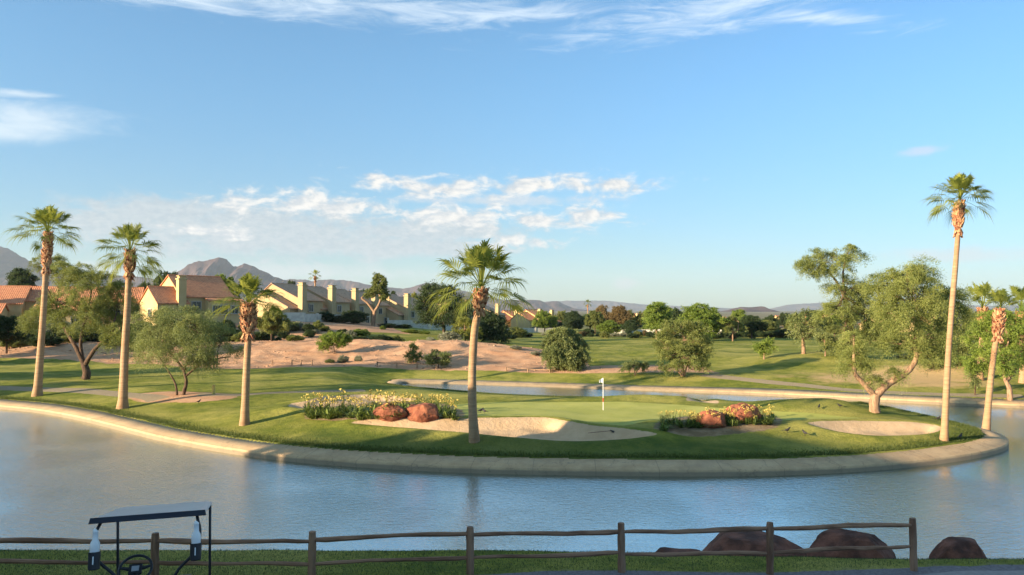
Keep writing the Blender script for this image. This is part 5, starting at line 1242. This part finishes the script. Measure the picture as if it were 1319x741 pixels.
for i in range(6):
    for j, rr in enumerate((topr, lowr)):
        (xa, ya), (xb, yb) = posts[i], posts[i + 1]; pa = 659.5 + xa / ya * FPX; pb = 659.5 + xb / yb * FPX
        za, zb = fz(pa, rr[i][0], ya), fz(pb, rr[i][1], yb); P = []; RR = []
        for k in range(12):
            t = k / 11; P.append((xa + (xb - xa) * t, ya + (yb - ya) * t + rng.uniform(-.008, .008), za + (zb - za) * t + .012 * math.sin(t * 7 + i * 2 + j) + rng.uniform(-.004, .004)))
            RR.append((.047 if j == 0 else .040) * (1 + .15 * math.sin(t * 5 + i + j)) * (.75 if k in (0, 11) else 1))
        mb = MB(); mb.tube(np.array(P) - o0, RR, 7, jit=.12); mb.build('rail', M['wood_rail'], F0)
tag(F0, 'weathered brown split rail fence with six standing posts before the lake', 'fence')

# ------------------------------------------------------------------ golf cart
def golf_cart():
    yaw = math.atan2(.30, .954); gx, gy = -4.27, 8.94
    g0 = gz(gx, gy); slope = (gz(gx, gy + 1) - gz(gx, gy - 1)) / 2
    root = empty('golf_cart', (gx, gy, g0), rot=(math.atan(slope), 0, yaw))
    K = M['black']
    def part(fn, name, mat, parent=root, bev=0, sm=False):
        mb = MB(); fn(mb); return mb.build(name, mat, parent, smooth=sm, bevel=bev)
    part(lambda m: (m.box((0, -.05, .36), (1.08, 2.1, .16)), m.box((0, .15, .29), (.98, 1.0, .06))), 'chassis', K, bev=.02)
    def cowl(m):
        prof = [(.62, .40), (.62, .70), (.78, .76), (1.02, .74), (1.22, .60), (1.28, .45), (1.26, .36)]
        V = []
        for sx in (-.56, .56):
            V += [(sx * (1 - .12 * max(0, y - .9)), y, z) for y, z in prof]
        n = len(prof); m.add(V, [tuple(range(n)), tuple(range(2 * n - 1, n - 1, -1))] + [(i, i + n, (i + 1) % n + n, (i + 1) % n) for i in range(n)])
    part(cowl, 'front_cowl', M['cream'], bev=.03)
    def rear(m):
        m.box((0, -.78, .56), (1.10, .62, .34)); m.box((-.5, -.78, .80), (.09, .6, .14)); m.box((.5, -.78, .80), (.09, .6, .14)); m.box((0, -1.07, .66), (1.1, .06, .36))
    part(rear, 'rear_body', K, bev=.03)
    part(lambda m: m.box((0, -.22, .62), (1.02, .52, .16)), 'seat', M['rubber'], bev=.05)
    part(lambda m: m.box((0, -.50, .88), (1.0, .11, .34), Matrix.Rotation(R(-8), 3, 'X')), 'backrest', M['rubber'], bev=.05)
    part(lambda m: (m.tube([(.14, -.66, .98), (.14, -.62, 1.08), (.46, -.62, 1.08), (.46, -.66, .98)], .022, 8), m.box((.30, -.62, 1.085), (.34, .12, .045))), 'bag_rest', K, bev=.01)
    part(lambda m: (m.box((0, .62, .70), (1.04, .10, .16)), m.box((0, .56, .64), (.9, .04, .08))), 'dashboard', K, bev=.02)
    # roof: shallow tray with a sloping rim
    def rooft(m):
        a = [(-.60, -.60), (.60, -.60), (.57, .80), (-.57, .80)]; z0, z1, z2 = 1.765, 1.79, 1.815
        V = [(x, y, z0) for x, y in a] + [(x * 1.02, y * 1.01, z1) for x, y in a] + [(x * .90, y * .93 + .0, z2) for x, y in a] + [(x * .93, y * .95, z0) for x, y in a] + [(x * .9, y * .9, z0 + .035) for x, y in a]
        q = lambda s, t: [(s + i, s + (i + 1) % 4, t + (i + 1) % 4, t + i) for i in range(4)]
        m.add(V, q(0, 4) + q(4, 8) + [(8, 9, 10, 11)] + q(12, 0) + q(16, 12) + [(19, 18, 17, 16)])
    rf = part(rooft, 'roof', M['cart_roof'], bev=.012)
    part(lambda m: m.add([(-.615, -.612, 1.752), (.615, -.612, 1.752), (.60, -.60, 1.815), (-.60, -.60, 1.815), (-.615, -.585, 1.752), (.615, -.585, 1.752), (.60, -.575, 1.815), (-.60, -.575, 1.815)], [(0, 1, 2, 3), (7, 6, 5, 4), (0, 4, 5, 1), (3, 2, 6, 7), (0, 3, 7, 4), (1, 5, 6, 2)]), 'roof_edge', M['navy'], rf)
    for sx in (-1, 1):
        part(lambda m: m.tube(catmull([(sx * .50, -.46, 1.77), (sx * .52, -.56, 1.71), (sx * .55, -.60, 1.60), (sx * .54, -.60, 1.42), (sx * .48, -.58, 1.32), (sx * .29, -.56, 1.10), (sx * .27, -.58, .75)], 4), .018, 8), 'roof_strut', K, sm=True)
        part(lambda m: m.tube([(sx * .555, .72, 1.77), (sx * .555, .98, .72)], .017, 8), 'windshield_strut', K, sm=True)
        # sleeve that carries the sand bottle
        def sleeve(m): m.lathe((sx * .52, -.69, 1.27), [(.052, 0), (.060, .01), (.063, .19), (.056, .19), (.054, .03)], 18)
        s_ = part(sleeve, 'bottle_sleeve', K, sm=False)
        part(lambda m: m.box((sx * .52, -.7545, 1.375), (.012, .004, .085)), 'label_mark', M['white'], s_)
        part(lambda m: m.tube([(sx * .53, -.63, 1.40), (sx * .55, -.60, 1.42)], .012, 6), 'bracket', K, s_)
    part(lambda m: m.box((0, .70, 1.70), (.26, .05, .09)), 'rear_mirror', K, bev=.015)
    def wheelr(m):
        c = np.array([-.27, .40, 1.08]); n_ = norm(np.array([0, -.78, .62])); u = np.array([1, 0, 0.]); v = np.cross(n_, u)
        a = np.linspace(0, 2 * math.pi, 33); P = [c + .185 * (math.cos(t) * u + math.sin(t) * v) for t in a]
        m.tube(P, .017, 8, cap=False)
    sw = part(wheelr, 'steering_wheel', K, sm=True)
    def spokes(m):
        c = np.array([-.27, .40, 1.08]); n_ = norm(np.array([0, -.78, .62])); u = np.array([1, 0, 0.]); v = np.cross(n_, u)
        for t in (R(10), R(170), R(245), R(295)): m.tube([c - n_ * .02, c + .178 * (math.cos(t) * u + math.sin(t) * v)], [.03, .016], 8)
        m.tube([c - n_ * .02, c - n_ * .42], .024, 8)
        Mx = Matrix(((u[0], v[0], n_[0]), (u[1], v[1], n_[1]), (u[2], v[2], n_[2]))); m.box(c - n_ * .005, (.15, .13, .035), Mx)
    part(spokes, 'spokes', K, sw)
    def card(m):
        c = np.array([-.27, .40, 1.08]); n_ = norm(np.array([0, -.78, .62])); u = np.array([1, 0, 0.]); v = np.cross(n_, u)
        Mx = Matrix(((u[0], v[0], n_[0]), (u[1], v[1], n_[1]), (u[2], v[2], n_[2]))); m.box(c + n_ * .016, (.085, .07, .006), Mx)
    part(card, 'score_clip', M['cart_roof'], sw)
    for sx in (-1, 1):
        for y in (-.78, .86):
            t = part(lambda m: m.lathe((sx * .50, y, .22), [(.12, -.09), (.20, -.09), (.225, -.05), (.225, .05), (.20, .09), (.12, .09)], 24, 'x'), 'wheel', M['rubber'])
            part(lambda m: m.lathe((sx * .50 + sx * .02, y, .22), [(.03, -.06), (.118, -.05), (.118, .05), (.05, .075)], 20, 'x'), 'rim', M['steel'], t)
    for sx in (-1, 1):
        part(lambda m: m.lathe((sx * .46, -1.10, .62), [(.04, -.012), (.04, .012), (.03, .02)], 14, 'y'), 'tail_light', M['red_tape'])
    tag(root, 'golf cart seen from behind with a grey roof and black struts, parked before the fence', 'golf cart')
    # the two sand bottles stand in the sleeves
    Mw = Matrix.Translation(root.location) @ root.rotation_euler.to_matrix().to_4x4()
    for sx, lb in ((-1, 'white sand bottle in the left sleeve behind the cart'), (1, 'white sand bottle in the right sleeve behind the cart')):
        mb = MB(); mb.lathe((0, 0, 0), [(.046, 0), (.05, .02), (.05, .20), (.053, .23), (.048, .27), (.030, .305), (.027, .38), (.030, .385), (.026, .40), (.012, .405)], 18)
        # bent pouring neck
        mb.tube([(-.004, 0, .38), (-.010, 0, .405), (-.02, 0, .415)], [.024, .022, .016], 10)
        o = mb.build('sand_bottle', M['white'], None, smooth=True); o.matrix_world = Mw @ Matrix.Translation((sx * .52, -.69, 1.285))
        tag(o, lb, 'sand bottle', 'sand bottles on the golf cart')
golf_cart()

# ------------------------------------------------------------------ clubhouse behind and left of the viewpoint (casts the evening shade)
ch = empty('clubhouse', (-38.6, 6.2, 3.0), math.atan2(LY, LX) + R(0))
# local x runs along the light, local y across it
def cb(name, c, size, mat, parent=None):
    mb = MB(); mb.box(c, size); return mb.build(name, mat, parent or ch)
cw = cb('wall', (0, -18.5, 4.0), (14, 64, 12), M['stucco']); 
mb = MB(); mb.add([(-7.8, -49.8, 10.0), (7.8, -49.8, 10.0), (7.8, 14.3, 10.0), (-7.8, 14.3, 10.0), (0, -46, 13.4), (0, 11, 13.4)], [(0, 3, 2, 1), (0, 1, 4), (1, 2, 5, 4), (2, 3, 5), (3, 0, 4, 5)]); mb.build('roof', M['tile_red'], ch)
for k in range(14):
    for z in (2.2, 6.2):
        y = -43 + k * 4.2; f = cb('window', (7.04, y, z), (.1, 1.7, 1.9), M['frame']); cb('pane', (7.11, y, z), (.06, 1.4, 1.6), M['glass'], f)
tag(ch, 'long two-storey stucco clubhouse with a tiled roof beside the lake', 'clubhouse')

for (s_, u_, hh_, w_, sd, lb) in [(-25.5, 38.5, 10.6, 9, 1, 'unseen tree added for its shade at the lake end of the clubhouse, nearest the wall'), (-28, 46, 8.2, 10, 2, 'unseen tree added for its shade off the lake end of the clubhouse, farther out')]:  # out-of-view trees, added to soften and shape the end of the clubhouse shadow
    x, y = s_ * LX - u_ * LY, s_ * LY + u_ * LX
    e = empty('shade_tree', (x, y, gz(x, y)), sd * 2.1); e.scale = (w_, w_, hh_)
    link('trunk', _pc[('broad', sd, 'leaf_dark', 'bark_dark')][0], e); link('crown', _pc[('broad', sd, 'leaf_dark', 'bark_dark')][1], e)
    tag(e, lb, 'tree', 'unseen trees added for shade by the clubhouse')
# ------------------------------------------------------------------ grass blades near the viewer and along the kerb
def blades(name, label, pts, hgt, wd, seed, mat):
    r = np.random.RandomState(seed); n = len(pts); az = r.uniform(0, 6.28, n); ln = r.normal(size=(n, 2)) * .35
    H = hgt * r.uniform(.5, 1.25, n); s_ = np.stack([np.cos(az), np.sin(az), 0 * az], 1) * wd / 2
    tip = np.stack([ln[:, 0] * H, ln[:, 1] * H, H], 1)
    V = np.stack([pts - s_, pts + s_, pts + tip * .6 + s_ * .6, pts + tip], 1).reshape(-1, 3); F = np.arange(4 * n).reshape(-1, 4)
    tone = r.uniform(0, 1, n) * .6 + .4 * vnoise(pts[:, 0] * 1.2, pts[:, 1] * 1.2, 3)
    tag(link(name, npmesh(name, V, F, mat, {'tone': ('FACE', tone)})), label, 'grass', kind='stuff')
M['grass_blade'] = leaf_mat('grass_blade', (.028, .05, .022), (.085, .115, .05), .3)
r = np.random.RandomState(77); n = 150000
x = r.uniform(-13.5, 14.5, n); y = r.uniform(12.6, 20.5, n); ok = (asphalt_s(x, y) < -.1 + .12 * r.normal(size=n)); x, y = x[ok], y[ok]
P = np.stack([x, y, h(x, y) - .005], 1); blades('grass', 'short green grass on the near bank around the fence', P, .040, .010, 1, M['grass_blade'])
# unmown fringe above the kerb
seg = FR; cum = np.concatenate([[0], np.cumsum(np.linalg.norm(np.diff(seg, axis=0), axis=1))]); n = 60000
q = r.uniform(0, cum[-1], n); bx = np.interp(q, cum, seg[:, 0]); by = np.interp(q, cum, seg[:, 1]); T = np.gradient(seg, axis=0); T /= np.linalg.norm(T, axis=1)[:, None]
tx = np.interp(q, cum, T[:, 0]); ty = np.interp(q, cum, T[:, 1]); sg = 1.0
t0 = -poly_sdf(LAKE, np.array([bx[0] - ty[0]]), np.array([by[0] + tx[0]]), 12.)[0]; sg = 1 if t0 > 0 else -1
off = 1.12 + np.abs(r.normal(size=n)) * .5 + .18 * (vnoise(q * .8, q * 0, 5)); x = bx - ty * off * sg; y = by + tx * off * sg
P = np.stack([x, y, h(x, y) - .01], 1); P = P[-poly_sdf(LAKE, P[:, 0], P[:, 1], 12.) > 1.02]
M['fringe_blade'] = leaf_mat('fringe_blade', (.04, .065, .016), (.14, .17, .04), .3)
blades('grass_fringe', 'longer grass fringe growing along the kerb of the lake', P, .11, .03, 2, M['fringe_blade'])

# stones lying on the bare dirt
r = np.random.RandomState(91); n = 1500
x = r.uniform(-75, 16, n); y = r.uniform(84, 126, n); s_ = poly_sdf(DIRT, x, y, 4); ok = s_ > .3; x, y = x[ok], y[ok]; n = len(x)
cl = vnoise(x / 6, y / 5, 8); ok = cl > .4; x, y = x[ok], y[ok]; n = len(x)
base = np.array([(1, 0, 0), (0, 1, 0), (-1, 0, 0), (0, -1, 0), (0, 0, 1), (0, 0, -.6)], float); tri = np.array([(0, 1, 4), (1, 2, 4), (2, 3, 4), (3, 0, 4), (1, 0, 5), (2, 1, 5), (3, 2, 5), (0, 3, 5)])
sz = r.uniform(.05, .17, n) * np.where(r.rand(n) < .06, 2.2, 1); V = base[None] * r.uniform(.6, 1.3, (n, 6, 1)) * sz[:, None, None] * np.array([1, 1, .7]); V += np.stack([x, y, h(x, y) + .03], 1)[:, None]
Fs = (tri[None] + (np.arange(n) * 6)[:, None, None]).reshape(-1, 3)
M['stone'] = simple('dirt_stone', (.30, .18, .11), (.46, .31, .21), .8, .9)
tag(link('rubble', npmesh('rubble', V.reshape(-1, 3), Fs, M['stone'])), 'loose desert stones scattered over the bare dirt mound', 'stones', kind='stuff')
